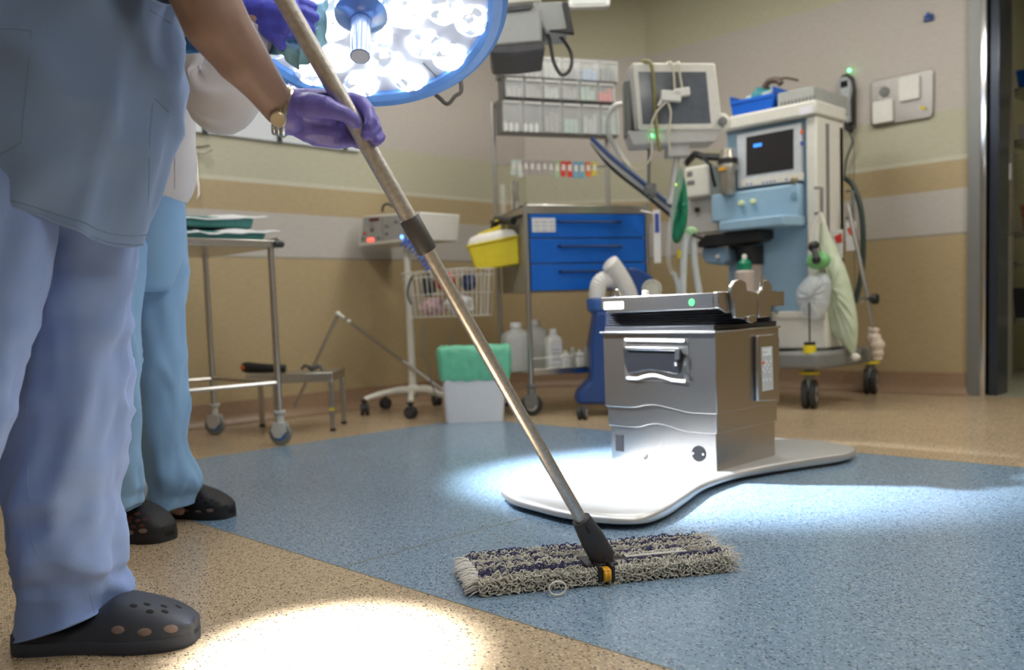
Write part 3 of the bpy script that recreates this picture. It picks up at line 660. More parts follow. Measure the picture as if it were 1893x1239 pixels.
# ================================================================ electrosurgical stand
o = G(765, 757)
T = Thing('generator_stand', 'white five-legged stand on casters carrying a control unit and wire basket', 'equipment stand', (o.x, o.y, 0))
fx = T.at(675, 765, z=.03); rad = .27
m = MB(); m.cyl((0,0,.075), (0,0,T.at(752,460,y=0).z), .022, .019); part('pole', m, WPAINT, T)
m = MB(); m.lathe([(.03,.07),(.045,.075),(.045,.12),(.026,.14)], n=20); part('hub', m, WPAINT, T)
base_a = math.atan2(fx.y, fx.x)
for px, py in ((675,768),(760,774),(713,756),(808,750),(840,768)):
    g = T.at(px, py, z=.0)
    ang = math.atan2(g.y, g.x)
    ex, ey = g.x, g.y
    m = MB(); m.tube(curve([(0,0,.1),(ex*.35,ey*.35,.115),(ex*.8,ey*.8,.1),(ex,ey,.085)], 6), [.02]*6+[.018]*6+[.015]*7, 10); lg = part('leg', m, WPAINT, T)
    caster(T, ex, ey, .032, ang+1.1, body=BLACK, wheel=RUBBER, hub=DGREY, twin=True, ztop=.086, wth=.018)
# control unit
q = Thing('generator', 'white control unit with red display lights on the stand', 'control unit', WP(775, 430, y=T.o.location.y-.1))
Y_ = 0
P4 = [q.at(*p, y=0) for p in ((661,456),(774,444),(778,392),(671,399))]
dz = Vector((0,.28,0))
m = MB(); m.hexa([P4[0], P4[1], P4[1]+dz, P4[0]+dz, P4[3], P4[2], P4[2]+dz, P4[3]+dz]); part('housing', m, WPAINT, q, bevel=.006)
poly_on(q, [(673,402),(771,396),(769,438),(667,449)], 0, .003, mat('panel_grey', sr(165,164,160), .45), 'front_panel')
poly_on(q, [(683,404),(701,402.5),(701,408.5),(683,410.5)], -.003, .002, mat('dark_red_display', (.1,.005,.005), .3), 'display')
poly_on(q, [(680,441),(691,440),(691,446),(680,447)], -.003, .003, LEDR, 'power_switch')
poly_on(q, [(672,430),(677,429.5),(677,434),(672,434.5)], -.003, .003, RED, 'button')
m = MB()
for px, py, r in ((689,424,.012),(672,441,.007),(701,440,.008),(716,418,.007),(716,432,.007),(733,410,.009),(750,428,.009),(687,415,.005)):
    c = q.at(px, py, y=-.003); m.lathe([(r,0),(r,.012),(r*.6,.016)], c, 14, M=Matrix.Rotation(pi/2,3,'X'))
part('knobs', m, GREY, q)
on(q, 707, 402, 708, 446, -.003, .001, GREY, 'divider')
m = MB(); c = q.at(743, 438, y=-.004); m.ball(c, .009, 8); part('indicator_light', m, LEDB, q)
m = MB(); a = q.at(707, 392, y=.05); m.tube(bez(a, a+Vector((.01,0,.03)), a+Vector((.05,0,.04)), a+Vector((.1,0,.02))), .007, 8); part('carry_handle', m, BLACK, q)
# coiled cable
q = yt('coiled_cable', 'blue coiled cable hanging from the control unit to the basket', 'cable', 770, 470, 4.45)
A = q.at(744, 445, y=0); B = q.at(795, 498, y=0); pts = []
ax_ = (B-A); n1 = Vector((0,1,0)); n2 = ax_.normalized().cross(n1)
for i in range(181):
    t_ = i/180; bow = sin(t_*pi)*.02; pts.append(A+ax_*t_+n2*(bow+cos(t_*18*pi)*.024)+n1*(sin(t_*18*pi)*.024))
m = MB(); m.tube(pts, .0045, 6); part('cable', m, BLUE2, q)
# basket
q = Thing('wire_basket', 'white wire basket full of packets hanging on the stand pole', 'basket', WP(805, 545, y=T.o.location.y-.03))
c4 = [q.at(*p, y=-.08) for p in ((743,506),(864,515),(858,596),(745,588))]
x0_, x1_ = c4[0].x, c4[1].x; zt_, zb_ = c4[0].z, c4[3].z; dB = .19
def loop(z, k=0): return [(x0_+k,-.08+k,z),(x1_-k,-.08+k,z),(x1_-k,-.08+dB-k,z),(x0_+k,-.08+dB-k,z)]
m = MB()
for z, k, r in ((zt_,0,.0045),(zt_-.03,.003,.003),((zt_+zb_)/2,.008,.0025),(zb_,.015,.003)): m.tube(loop(z,k), r, 6, closed=True)
n_ = 13
for i in range(n_+1):
    u_ = i/n_
    for yy, kk in ((-.08, 1), (-.08+dB, -1)):
        m.tube([(x0_+(x1_-x0_)*u_, yy, zt_), (x0_+.015+(x1_-x0_-.03)*u_, yy+kk*.015, zb_)], .0022, 5)
for i in range(7):
    u_ = i/6
    for xx, kk in ((x0_, 1), (x1_, -1)): m.tube([(xx, -.08+dB*u_, zt_), (xx+kk*.015, -.065+(dB-.03)*u_, zb_)], .0022, 5)
for i in range(8): xx = x0_+.015+(x1_-x0_-.03)*i/7; m.cyl((xx,-.065,zb_),(xx,-.095+dB,zb_), .002, n=5)
part('wire_frame', m, WPAINT, q)
PK = mat('basket_white_pack', sr(215,212,210), .6, 0, .08, 60, bump=.3, bs=40)
PKr = mat('basket_printed_pack', sr(205,170,175), .6, 0, .25, 90, bump=.3, bs=40)
cx = (x0_+x1_)/2; w2 = (x1_-x0_)/2; bl = q.o.location
def inb(name, label, dx, dy, dz_, r, mt, sc=(1,1,.8), sd=1, amp=.3): crumple(name, label, bl+Vector((cx+dx*w2, .015+dy, zb_+dz_)), r, mt, sc, sd, amp, 'packet')
inb('packet', 'white crumpled packet in the right of the wire basket', .35, 0, .006, .075, PK, (1.3,.9,.7), 3)
inb('packet', 'pink printed packet at the left bottom of the wire basket', -.5, 0, .006, .062, PKr, (1.2,.9,.8), 5)
inb('pouch', 'red pouch on top of the packets in the wire basket', -.15, .02, .13, .06, RED, (1,.7,.9), 7, .15)
inb('cable_bundle', 'black bundled cable at the left of the wire basket', -.6, 0, .11, .055, BLACK, (.8,.7,1.0), 9, .3)
inb('packet', 'yellow packet in the middle of the wire basket', .1, -.02, .1, .04, mat('ochre', sr(190,150,60), .6), (1,.8,.8), 11)
inb('pouch', 'dark blue pouch sticking out of the right of the wire basket', .55, .02, .13, .045, mat('dark_navy', sr(25,40,80), .7), (1.1,.8,1), 13)
m = MB(); P_ = [q.at(a, b, y=-.1) for a, b in ((762,512),(755,530),(754,548),(760,562))]; m.tube(curve(P_, 6), .006, 7); part('black_strap', m, BLACK, q)
q = yt('power_cord', 'grey cord hanging from the stand to the floor behind the white bin', 'cord', 790, 640, 4.72)
m = MB(); m.tube(bez(q.at(783,596,y=0), q.at(782,640,y=0), q.at(790,675,y=0), q.at(800,715,y=0), q.at(808,738,y=.0)), .004, 6); m.tube(bez(q.at(843,598,y=0), q.at(836,620,y=0), q.at(828,645,y=0)), .003, 6); part('cord', m, GREY, q)

# ================================================================ white bin with green liner
o = G(876, 781)
T = Thing('waste_bin', 'white plastic waste bin with a green liner folded over its rim', 'waste bin', (o.x, o.y, 0), YAW)
xa, xb = T.at(822, 783, y=0).x, T.at(932, 779, y=0).x; ta, tb = T.at(810, 655, y=0).x, T.at(941, 655, y=0).x; zt_ = T.at(876, 648, y=0).z
db = .2; m = MB(); rs = []
for z, k in ((0,0),(.006,.02),(zt_,1)):
    f = 0 if z == 0 else z/zt_
    rs.append([(p[0], p[1], z) for p in rrect(xa+(ta-xa)*f+.004, xb+(tb-xb)*f-.004, -.02*f, db+.02*f, .03, 5)])
m.rings(rs, cap=True); part('tub', m, mat('bin_white', sr(212,216,222), .4, 0, .02), T)
m = MB(); rs = []; N = 96
zl = T.at(876, 702, y=0).z
base = [Vector((p[0], p[1])) for p in rrect(ta, tb, -.02, db+.02, .03, 5)]
def resamp(P, n):
    P = P+[P[0]]; L = [0]
    for i in range(len(P)-1): L.append(L[-1]+(P[i+1]-P[i]).length)
    out = []; j = 0
    for i in range(n):
        s = L[-1]*i/n
        while L[j+1] < s: j += 1
        out.append(P[j].lerp(P[j+1], (s-L[j])/max(L[j+1]-L[j], 1e-9)))
    return out
bs_ = resamp(base, N); cc = sum(bs_, Vector((0,0)))/N
for z, ofs, amp in ((zl-.004,.003,.004),(zl+.02,.008,.006),(zt_-.06,.012,.005),(zt_-.01,.010,.003),(zt_+.012,.006,.003),(zt_+.02,-.004,.003),(zt_+.012,-.014,.002),(zt_-.05,-.02,.002)):
    ring = []
    for i, p in enumerate(bs_):
        d = (p-cc).normalized(); n = noise.noise(Vector((i*.35, z*30, 1)))
        e = ofs+amp*n*2; f = (z-zt_)*.05
        ring.append((p.x+d.x*(e+f), p.y+d.y*(e+f), z+noise.noise(Vector((i*.22, z*9, 5)))*.014*(1 if z < zt_ else .4)))
    rs.append(ring)
m.rings(rs, cap=False); part('liner', m, GREENL, T, sharp=80)

# ================================================================ instrument table
o = G(520, 823); o2 = G(409, 803)
T = Thing('instrument_table', 'stainless steel wheeled instrument table on the left with wrapped trays', 'table', (o.x, o.y, 0))
zt_ = T.at(515, 443, y=0).z; dx_ = T.loc(Vector((o2.x, o2.y, 0))).x; Lt = .78
m = MB(); m.box(dx_-.03, .03, -Lt, .03, zt_-.03, zt_); m.box(dx_-.03, .03, -Lt, -Lt+.01, zt_, zt_+.012); m.box(dx_-.03,.03,.02,.03,zt_,zt_+.012); part('tabletop', m, STEEL, T, bevel=.003)
for x, y in ((0,0),(dx_,0),(0,-Lt+.04),(dx_,-Lt+.04)):
    m = MB(); m.cyl((x,y,.12),(x,y,zt_-.03),.0135, n=14); part('leg', m, STEEL, T)
    caster(T, x, y, .05, .6, body=LGREY, wheel=GREY, hub=mat('caster_blue', sr(35,110,200), .4), ztop=.15)
m = MB(); m.cyl((.032,.0,zt_-.016),(.032,.035,zt_-.016),.014); m.ball((.03,.035,zt_-.016),.014,7); part('bumper', m, RUBBER, T)
zr = T.at(470, 715, y=0).z
m = MB(); zr2 = .27
m.tube([(0,0,zr2),(0,-Lt+.04,zr2)], .009, 8); m.tube([(dx_,0,zr2),(dx_,-Lt+.04,zr2)], .009, 8); m.tube([(0,0,zr2),(dx_,0,zr2)], .009, 8); part('stretcher', m, STEEL, T)
def tray(name, label, px0, px1, pyb, pyt, yy, mt_tray):
    t = Thing(name, label, 'wrapped tray', T.M @ Vector((0, yy, 0)))
    a = t.at(px0, pyb, y=0); b = t.at(px1, pyb, y=0); zt1 = t.at(px1, pyt, y=0).z
    return t, a, b, zt1
# trays sit with their long side along the table edge facing the viewer (table end at x=0 side)
def wtray(label, px_r, py_b, py_t, xin, z0, ylen, wdt, over):
    t = Thing('wrapped_tray', label, 'wrapped tray', T.M @ Vector((xin, 0, z0)))
    c = t.at(px_r, py_b, x=0); h = over
    m = MB(); m.hexa([(-wdt,c.y-ylen,0),(0,c.y-ylen,0),(0,c.y-.01,0),(-wdt,c.y-.01,0),(-wdt-.01,c.y-ylen,h),(.006,c.y-ylen,h),(.006,c.y,h),(-wdt-.01,c.y,h)]); part('tray', m, TEALW, t, bevel=.008)
    m = MB(); nx, ny = 10, 16; vs = []; fs = []
    for i in range(nx+1):
        for j in range(ny+1):
            u_, v_ = i/nx, j/ny; x = .022-(wdt+.05)*u_; y = c.y+.055-(ylen+.05)*v_
            edge = max(0, .12-v_)/.12
            z = h+.004+.012*noise.noise(Vector((x*14, y*14, xin*9)))+.014*edge+.006*sin(v_*7)
            if u_ < .05: z -= .012
            vs.append((x, y, z))
    for i in range(nx):
        for j in range(ny): a = i*(ny+1)+j; fs.append((a, a+1, a+ny+2, a+ny+1))
    m.add(vs, fs); part('cover_sheet', m, mat('white_wrap', sr(228,230,232), .8, 0, .02), t, thick=.004)
    return t
wtray('upper teal tray with a white cover on the instrument table', 470, 425, 402, -.04, zt_+.052, .5, .35, .042)
wtray('lower teal tray with a white cover on the instrument table', 492, 441, 430, -.01, zt_+.001, .52, .38, .032)

# ================================================================ step stool + pedals + leaning pole
o = G(616, 797)
T = Thing('step_stool', 'low stainless steel step stool behind the instrument table', 'step stool', (o.x, o.y, 0), YAW)
zs = T.at(614, 688, y=0).z; xl_ = T.at(508, 700, y=0).x; dpt = .3
m = MB(); m.box(xl_-.01, .012, -.01, dpt, zs-.045, zs); m.box(xl_-.17, xl_-.01, .1, dpt, zs-.04, zs-.004); part('step', m, STEEL, T, bevel=.004)
for x, y in ((0,0),(xl_,0),(0,dpt-.02),(xl_-.15,dpt-.02)):
    m = MB(); m.box(x-.011, x+.011, y-.011, y+.011, .012, zs-.04); lg = part('leg', m, STEEL, T, bevel=.002)
    m = MB(); m.box(x-.012, x+.012, y-.012, y+.012, 0, .014); part('rubber_foot', m, RUBBER, lg)
m = MB(); c = T.at(618, 757, y=-.012); m.box(-.012, .012, -.0125, -.011, c.z-.006, c.z+.006); part('yellow_tape', m, YELLOW, T)
q = Thing('foot_pedal', 'black foot pedal with an orange end lying on the step stool', 'foot pedal', T.M @ Vector((T.at(490,680,y=.15).x, .15, zs)), YAW)
m = MB(); m.tube([(-.11,0,.03),(-.09,0,.028),(-.02,0,.022),(.06,0,.018),(.1,0,.018)], [.022,.028,.024,.02,.018], 12, sq=1); part('pedal', m, BLACK, q)
m = MB(); m.ball((-.1,-.018,.028), .016, 8, (1,.6,.8)); part('end_cap', m, ORANGE, q)
q = Thing('metal_clamp', 'small dark metal clamp lying on the step stool right of the pedal', 'clamp', T.M @ Vector((T.at(575,680,y=.1).x, .1, zs)), YAW)
m = MB(); m.tube([(-.045,0,.012),(-.03,0,.03),(0,0,.02),(.04,0,.022),(.06,0,.006)], .008, 8); m.tube([(-.02,.02,.01),(.03,.02,.03),(.05,.02,.02)], .006, 8); m.tube([(0,-.02,.007),(.03,-.02,.016)], .007, 8); part('clamp_body', m, mat('dark_metal', (.12,.12,.12), .35, .9), q)
q = yt('folded_arm_stand', 'thin bent steel arm rising behind the step stool', 'metal arm', 625, 580, 4.75)
k_ = q.at(625, 580, y=0)
m = MB(); m.cyl(q.at(545,752,y=.05), k_, .009, n=10); m.cyl(k_, q.at(745,668,y=.3), .009, .008, n=10); part('arm', m, STEEL, q)
m = MB(); m.ball(k_, .014, 8); m.cyl(k_, q.at(637,588,y=-.02), .008); m.ball(q.at(645,594,y=-.02), .011, 8, (1,1,.8)); part('joint', m, WPAINT, q)
q2 = yt('steel_rod', 'thin dark rod running down to the floor behind the stand', 'rod', 780, 690, 4.95)
m = MB(); m.cyl(q2.at(742,665,y=.1), q2.at(820,722,y=0), .008, n=8); part('rod', m, STEEL, q2)

# ================================================================ warming unit with hoses behind the pedestal
o = G(1098, 770)
T = Thing('warming_unit', 'blue wheeled patient warming unit with white hoses behind the steel column', 'warming unit', (o.x, o.y, 0), YAW)
def z_at(py, px=1095): return T.at(px, py, y=0).z
m = MB(); Pp = [T.at(a, b, y=-.03) for a, b in ((1066,748),(1070,728),(1085,712),(1094,704),(1092,640),(1098,600),(1102,575),(1140,575),(1160,640),(1170,748))]
m.prism([(p.x, p.z) for p in Pp], -.03, .2); part('body', m, NAVY, T, bevel=.015, seg=3)
m = MB(); a = z_at(585); b = z_at(552); m.lathe([(.03,a),(.06,a+.03),(.065,b-.01),(.06,b)], T.at(1110,560,y=.02)*Vector((1,0,0)).x if False else (T.at(1108,560,y=.03).x, .03, 0), 22); part('hose_collar', m, mat('blue_collar', sr(50,90,155), .4), T)
def corr(t, pts, r, mt, name, pitch=.012, n=14, rings=7):
    C = curve(pts, 14); L = 0; rr = []; out = [C[0]]; s = 0
    P2 = []; step = pitch/4
    acc = 0; P2.append(C[0])
    for i in range(1, len(C)):
        seg = C[i]-C[i-1]; l = seg.length; pos = step-acc
        while pos <= l: P2.append(C[i-1]+seg*(pos/l)); pos += step
        acc = l-(pos-step)
    rad = [r*(1+.05*sin(i*pi/2)) for i in range(len(P2))]
    m = MB(); m.tube(P2, rad, n); return part(name, m, mt, t, sharp=80)
corr(T, [T.at(1108,572,y=.03), T.at(1104,545,y=.03), T.at(1110,522,y=.03), T.at(1130,516,y=.05), T.at(1152,530,y=.08), T.at(1165,560,y=.1)], .042, HOSEW, 'hose')
corr(T, [T.at(1127,486,y=.0), T.at(1134,494,y=.01), T.at(1150,518,y=.03), T.at(1172,555,y=.06)], .044, HOSEW, 'hose')
hb = MB(); Pp = [T.at(a, b, y=.02) for a, b in ((1160,494),(1180,496),(1205,510),(1222,530),(1226,560),(1170,575),(1172,530))]
hb.prism([(p.x, p.z) for p in Pp], .02, .2); part('blower_head', hb, NAVY, T, bevel=.012, seg=3)
m = MB(); c = T.at(1205, 535, y=.015)
m.lathe([(.05,0),(.05,.01),(.03,.012)], (c.x,.02,c.z), 24, M=Matrix.Rotation(pi/2,3,'X')); m.m = 1
for k in range(8): a = k*pi/7-.3; m.ball((c.x+.038*cos(a), .008, c.z+.038*sin(a)), .004, 5)
part('vent_ring', m, [mat('vent_cream', sr(200,200,185), .5), DGREY], T)
m = MB(); a = T.at(1096, 625, y=0); m.prism([(T.at(q_[0],q_[1],y=.21).x, T.at(q_[0],q_[1],y=.21).z) for q_ in ((1090,612),(1100,600),(1106,620),(1104,640),(1090,645))], .21, .25); part('yellow_strip', m, YELLOW, T)
for px in (1077, 1150):
    c = T.at(px, 776, z=0); caster(T, c.x, c.y, .033, 1.3, body=BLACK, twin=True, ztop=z_at(752)+.01, wth=.018)

# ================================================================ anaesthesia machine
YM = 4.3
o = WP(1510, 300, y=YM)
T = Thing('anaesthesia_machine', 'tall pale blue and white anaesthesia machine on a grey wheeled base', 'medical machine', (o.x, YM, 0))
rear = T.at(1560, 300, x=0).y
X = lambda px, py=300, y=0: T.at(px, py, y=y).x
Z = lambda py, px=1487, y=0: T.at(px, py, y=y).z
zt = Z(215, 1495); zw = Z(642, 1480)
m = MB(); m.box(X(1490), 0, 0, rear, zw+.1, zt); m.box(X(1332), 0, .25, rear, zw+.1, zt-.02); part('white_housing', m, WPAINT, T, bevel=.01, seg=3)
m = MB(); m.box(.0, .004, .1, .13, Z(560,1510), zt-.03); m.box(.0,.004,.42,.425,Z(600,1510),zt); part('side_groove', m, GREY, T)
m = MB(); m.prism([(X(1337,230)-.01, zt-.0), (.012, zt), (.012, Z(186,1505)), (X(1337,220)-.01, Z(186,1505))], -.03, rear+.01); part('top_shelf', m, WPAINT, T, bevel=.012, seg=3)
on(T, 1477, 199, 1503, 208, -.031, .0015, mat('pale_label', sr(232,232,240), .5), 'label')
m = MB(); m.box(X(1338), X(1490), .03, .27, Z(575), zt-.002); part('blue_column', m, PBLUE, T, bevel=.004)
scp = poly_on(T, [(1368,250),(1487,228),(1487,330),(1369,350)], .03, .035, mat('panel_light', sr(196,202,208), .4), 'screen_panel', bevel=.006)
sq_ = poly_on(T, [(1380,254),(1467,238),(1467,312),(1380,325)], -.005, .003, mat('off_screen', (.022,.021,.024), .25, 0, .05), 'screen', ref=scp)
poly_on(T, [(1393,267),(1408,264),(1408,270),(1393,273)], -.008, .001, mat('screen_blue_light', (.05,.3,1), .4, emit=1.0), 'screen_light', ref=sq_)
poly_on(T, [(1371,333),(1486,318),(1486,333),(1371,346)], -.005, .008, WPAINT, 'button_strip', ref=scp)
def knobs(pts, yl, r, th, mt, name, ref=None, hs=16):
    for px, py in pts:
        c = T.at(px, py, y=yl); m = MB(); m.lathe([(r,0),(r,th),(r*.7,th*1.2)], (c.x,yl,c.z), hs, M=Matrix.Rotation(pi/2,3,'X')); part(name, m, mt, ref or T)
knobs([(1382,341),(1389,340),(1411,338),(1418,337),(1425,336),(1432,335),(1454,332)], -.013, .005, .003, BTXT, 'key', scp, 8)
knobs([(1470,334)], -.013, .018, .018, mat('brass_grey', sr(160,150,130), .35, .6), 'rotary_knob', scp)
poly_on(T, [(1480,240),(1485,239),(1485,247),(1480,248)], -.005, .003, ORANGE, 'indicator', ref=scp)
poly_on(T, [(1480,262),(1485,261),(1485,268),(1480,269)], -.005, .002, BTXT, 'indicator', ref=scp)
# flowmeter front + worktop
poly_on(T, [(1325,362),(1488,340),(1488,410),(1325,412)], .03, .06, PBLUE, 'gas_panel', bevel=.01)
knobs([(1372,376),(1394,373)], -.03, .014, .02, mat('pale_yellow', sr(215,220,170), .4), 'gas_knob')
knobs([(1468,362)], -.03, .02, .006, mat('dish_blue', sr(120,155,180), .4), 'dish')
m = MB(); a = T.at(1329, 400, y=-.16); b = T.at(1447, 397, y=-.16); c = T.at(1487, 405, y=0)
zz0, zz1 = T.at(1400, 421, y=-.16).z, T.at(1400, 402, y=-.16).z
m.prism([(a.x, -.16), (b.x, -.16), (c.x, .0), (c.x, .03), (a.x-.02, .03), (a.x-.02, -.12)], zz0, zz1, 'z'); part('worktop', m, PBLUE, T, bevel=.008, seg=3)
# dark arm and absorber
m = MB(); m.prism([(q_.x, q_.z) for q_ in [T.at(a, b, y=-.1) for a, b in ((1288,449),(1303,434),(1352,428),(1406,424),(1408,438),(1400,445),(1350,452),(1290,458))]], -.1, .03); part('absorber_arm', m, BLACK, T, bevel=.006)
m = MB(); m.prism([(q_.x, q_.z) for q_ in [T.at(a, b, y=-.08) for a, b in ((1297,458),(1345,457),(1348,480),(1335,491),(1305,487),(1297,475))]], -.08, .02); part('breathing_block', m, mat('steel_blue', sr(120,148,172), .4), T, bevel=.01)
knobs([(1328,475)], -.08, .012, .012, LGREY, 'valve_knob')
m = MB(); c = T.at(1380, 455, y=-.03); c2 = T.at(1380, 540, y=-.03); m.lathe([(.07,Z(490,1380)),(.07,c.z)], (c.x, .01, 0), 26); part('absorber_top', m, BLACK, T)
m = MB(); m.lathe([(.06,Z(600,1380)),(.062,Z(490,1380))], (c.x,.01,0), 26); part('absorber_canister', m, mat('canister_cream', sr(190,175,165), .5), T)
# vaporizers
m = MB(); c0 = T.at(1342, 330, y=-.06); r = .055
m.lathe([(.0,0),(.035,0),(.04,.01),(.04,.12),(.05,.13),(.052,.18),(.04,.2),(.035,.24)], (c0.x,-.04,T.at(1342,360,y=-.06).z), 24); m.m = 1
m.lathe([(.053,.16),(.053,.19)], (c0.x,-.04,T.at(1342,360,y=-.06).z), 24)
part('vaporizer', m, [mat('vaporizer_metal', sr(175,170,160), .3, .7), BLACK], T)
m = MB(); cc_ = T.at(1341, 311, y=-.1); m.box(cc_.x-.045, cc_.x+.0, -.096, -.09, cc_.z-.008, cc_.z+.008); part('orange_band', m, mat('amber', sr(220,160,40), .5), T)
m = MB(); a = T.at(1264, 310, y=-.02); b = T.at(1312, 362, y=-.02); m.box(a.x, b.x, -.02, .1, b.z, a.z); part('suction_unit', m, WPAINT, T, bevel=.014, seg=3)
on(T, 1270, 318, 1280, 326, -.02, .002, GREY, 'gauge'); on(T, 1270, 335, 1284, 341, -.02, .002, GREY, 'gauge')
m = MB(); a = T.at(1268,302,y=.04); b = T.at(1345,292,y=.04); m.tube([a, T.at(1285,285,y=.02), T.at(1300,290,y=.0), b], .02, 8); m.tube([T.at(1300,292,y=-.04), T.at(1313,305,y=-.06), T.at(1318,330,y=-.05), T.at(1322,345,y=-.03)], .009, 8); part('black_fittings', m, BLACK, T)
m = MB(); a = T.at(1262, 362, y=.03); m.box(T.at(1268,370,y=.03).x, X(1340), .03, .12, Z(430,1300), Z(362,1300)); part('side_bracket', m, LGREY, T, bevel=.006)
knobs([(1290,388)], .03, .014, .014, BLACK, 'bracket_knob')
# white base drawers and grey plinth
m = MB(); m.box(X(1340), X(1540,600,-.02)*0+.05, -.02, rear, Z(645,1500), Z(577,1500)); part('base_drawer', m, WPAINT, T, bevel=.012, seg=3)
m = MB(); m.box(X(1340), .054, -.028, -.016, Z(588,1480), Z(575,1480)); part('drawer_lip', m, WPAINT, T, bevel=.004)
knobs([(1436,577)], -.028, .008, .006, GREY, 'lock')
zb1 = T.at(1500, 652, y=-.12).z; zb0 = zb1-.1
m = MB(); m.box(X(1340), .02, -.1, rear+.02, zb0+.03, zb1); m.prism([(-.12,-.2),(.09,-.2),(.12,-.12),(.12,rear+.06),(-.02,rear+.06),(-.12,.1)], zb0+.02, zb1+.005, 'z'); part('plinth', m, GREY, T, bevel=.018, seg=3)
for px, py in ((1497, 755), (1609, 728)):
    g = T.at(px, py, z=0)
    cs = caster(T, g.x, g.y, .072, 1.9, body=GREY, hub=LGREY, ztop=zb0+.04, twin=True, wth=.03)
    m = MB(); m.cyl((g.x, g.y, zb0-.01), (g.x, g.y, zb0+.004), .05, n=20); part('yellow_ring', m, YELLOW, cs)
for dx in (.02-.62,): caster(T, dx, -.05, .072, 1.9, body=GREY, hub=LGREY, ztop=zb0+.04, twin=True, wth=.03)
m = MB(); g = T.at(1497, 655, y=-.17); m.cyl((g.x,g.y,zb1), (g.x,g.y,zb1+.04), .03, n=18); m.m = 1; m.cyl((g.x,g.y,zb1+.04), (g.x,g.y,zb1+.055), .027, n=18); part('brake_pedal', m, [YELLOW, BLACK], T)
m = MB(); m.cyl((g.x,g.y,zb1+.05), (g.x,g.y,T.at(1496,560,y=-.17).z), .004, n=8); part('rod', m, BLACK, T)
# side handles
m = MB()
for (px, p0, p1, yy) in ((1517, 346, 394, .06), (1575, 352, 402, .62)):
    a = T.at(px, p0, x=.03); b = T.at(px, p1, x=.03); m = MB(); m.tube([(0,a.y,a.z),(.035,a.y,a.z-.005),(.035,b.y,b.z+.005),(0,b.y,b.z)], .009, 8); part('grab_handle', m, GREY, T)
# things on the top
ztop = Z(186,1505)
q = Thing('parts_bin', 'blue open plastic bin full of wrapped tubing on top of the machine', 'bin', T.M @ Vector((T.at(1392,205,y=.08).x, .2, ztop)))
xa, xb = q.at(1349,190,y=-.1).x, q.at(1430,190,y=-.1).x; hh = q.at(1390,180,y=-.1).z
m = MB(); w_ = (xb-xa)/2; cxx = (xa+xb)/2
def opentub(m, cx, x2, y2, h, t=.006, taper=.88):
    f = lambda k, z, dd=0: [(cx-x2*k+dd,-y2*k+dd,z),(cx+x2*k-dd,-y2*k+dd,z),(cx+x2*k-dd,y2*k-dd,z),(cx-x2*k+dd,y2*k-dd,z)]
    m.rings([f(taper,0), f(1,h), f(1,h,t), f(taper,t,t)])
opentub(m, cxx, w_, .1, hh)
m.box(cxx-w_, cxx-w_+.006, -.1, .1, hh, hh+.03); m.box(cxx+w_-.006, cxx+w_, -.1, .1, hh, hh+.035)
part('bin', m, BLUE2, q, bevel=.003)
m = MB(); m.box(cxx-w_*.97, cxx+w_*.97, -.103, -.097, hh-.018, hh); part('bin_rim', m, BLUE2, q, bevel=.002)
BAGC = mat('pale_bag', sr(190,205,205), .35, 0, .15, 30, alpha=.8, bump=.4, bs=30); TEALB = mat('teal_bag', sr(70,150,160), .4, 0, .3, 20, bump=.4, bs=30)
L0 = q.o.location
crumple('wrapped_tubing', 'pale crumpled bag in the left of the blue bin', L0+Vector((cxx-w_*.5, 0, .015)), .055, BAGC, (.9,1,1.1), 21, cat='bag')
crumple('wrapped_tubing', 'teal crumpled bag in the middle of the blue bin', L0+Vector((cxx-w_*.02, .02, .02)), .07, TEALB, (.7,.8,1.15), 22, cat='bag')
crumple('wrapped_tubing', 'clear crumpled bag in the right of the blue bin', L0+Vector((cxx+w_*.5, -.01, .02)), .06, BAGC, (.9,1,1), 24, cat='bag')
g_ = Thing('headgear', 'brown strap with a long tail lying over the blue bin', 'strap', L0+Vector((cxx+w_*.55, 0, hh+.06)))
m = MB(); m.tube(bez((-.05,0,-.0),(-.02,0,.03),(.03,0,.025),(.05,0,.0)), [.018]*24+[.012], 8); m.tube(bez((.02,0,.03),(.07,.02,.032),(.13,.04,.01)), [.007]*16+[.004], 6); part('strap', m, mat('brown_strap', sr(95,80,70), .6), g_)
q = Thing('grey_module', 'grey flat box on the right of the machine top', 'box', T.M @ Vector((0, 0, ztop)))
a, b = q.at(1437,190,y=.1).x, q.at(1505,190,y=.1).x; hb_ = q.at(1505,158,y=.1).z
m = MB(); m.box(a, b, .1, .5, .0, hb_); part('case', m, mat('module_grey', sr(165,168,165), .45), q, bevel=.006)
m = MB()
for i in range(10): m.box(a+.02+i*.02, a+.03+i*.02, .097, .1, hb_*.25, hb_*.5)
part('vents', m, GREY, q)
# bottle with green cap in front of the absorber
q = Thing('drip_bottle', 'cream bottle with green cap and pale teat in front of the machine', 'bottle', T.M @ Vector((T.at(1377,520,y=-.14).x, -.14, 0)))
za = q.at(1377, 548, y=0).z; zb_ = q.at(1377,500,y=0).z; zc = q.at(1377,487,y=0).z; zd_ = q.at(1377,470,y=0).z
m = MB(); m.lathe([(.045,za-.12),(.05,za-.11),(.05,zb_-.01),(.04,zb_)], n=22); part('body', m, mat('canister_cream', (.5,.5,.5)), q)
m = MB(); m.lathe([(.036,zb_),(.036,zc),(.02,zc+.02)], n=18); part('cap', m, GREEN, q)
m = MB(); m.lathe([(.011,zc+.015),(.014,zd_-.01),(.008,zd_)], n=14); part('teat', m, WHITE, q)
m = MB(); m.box(-.07,.07,-.06,.12,za-.135,za-.12); m.box(-.07,.07,.1,.14,za-.135,za-.02); part('holder', m, GREY, q)
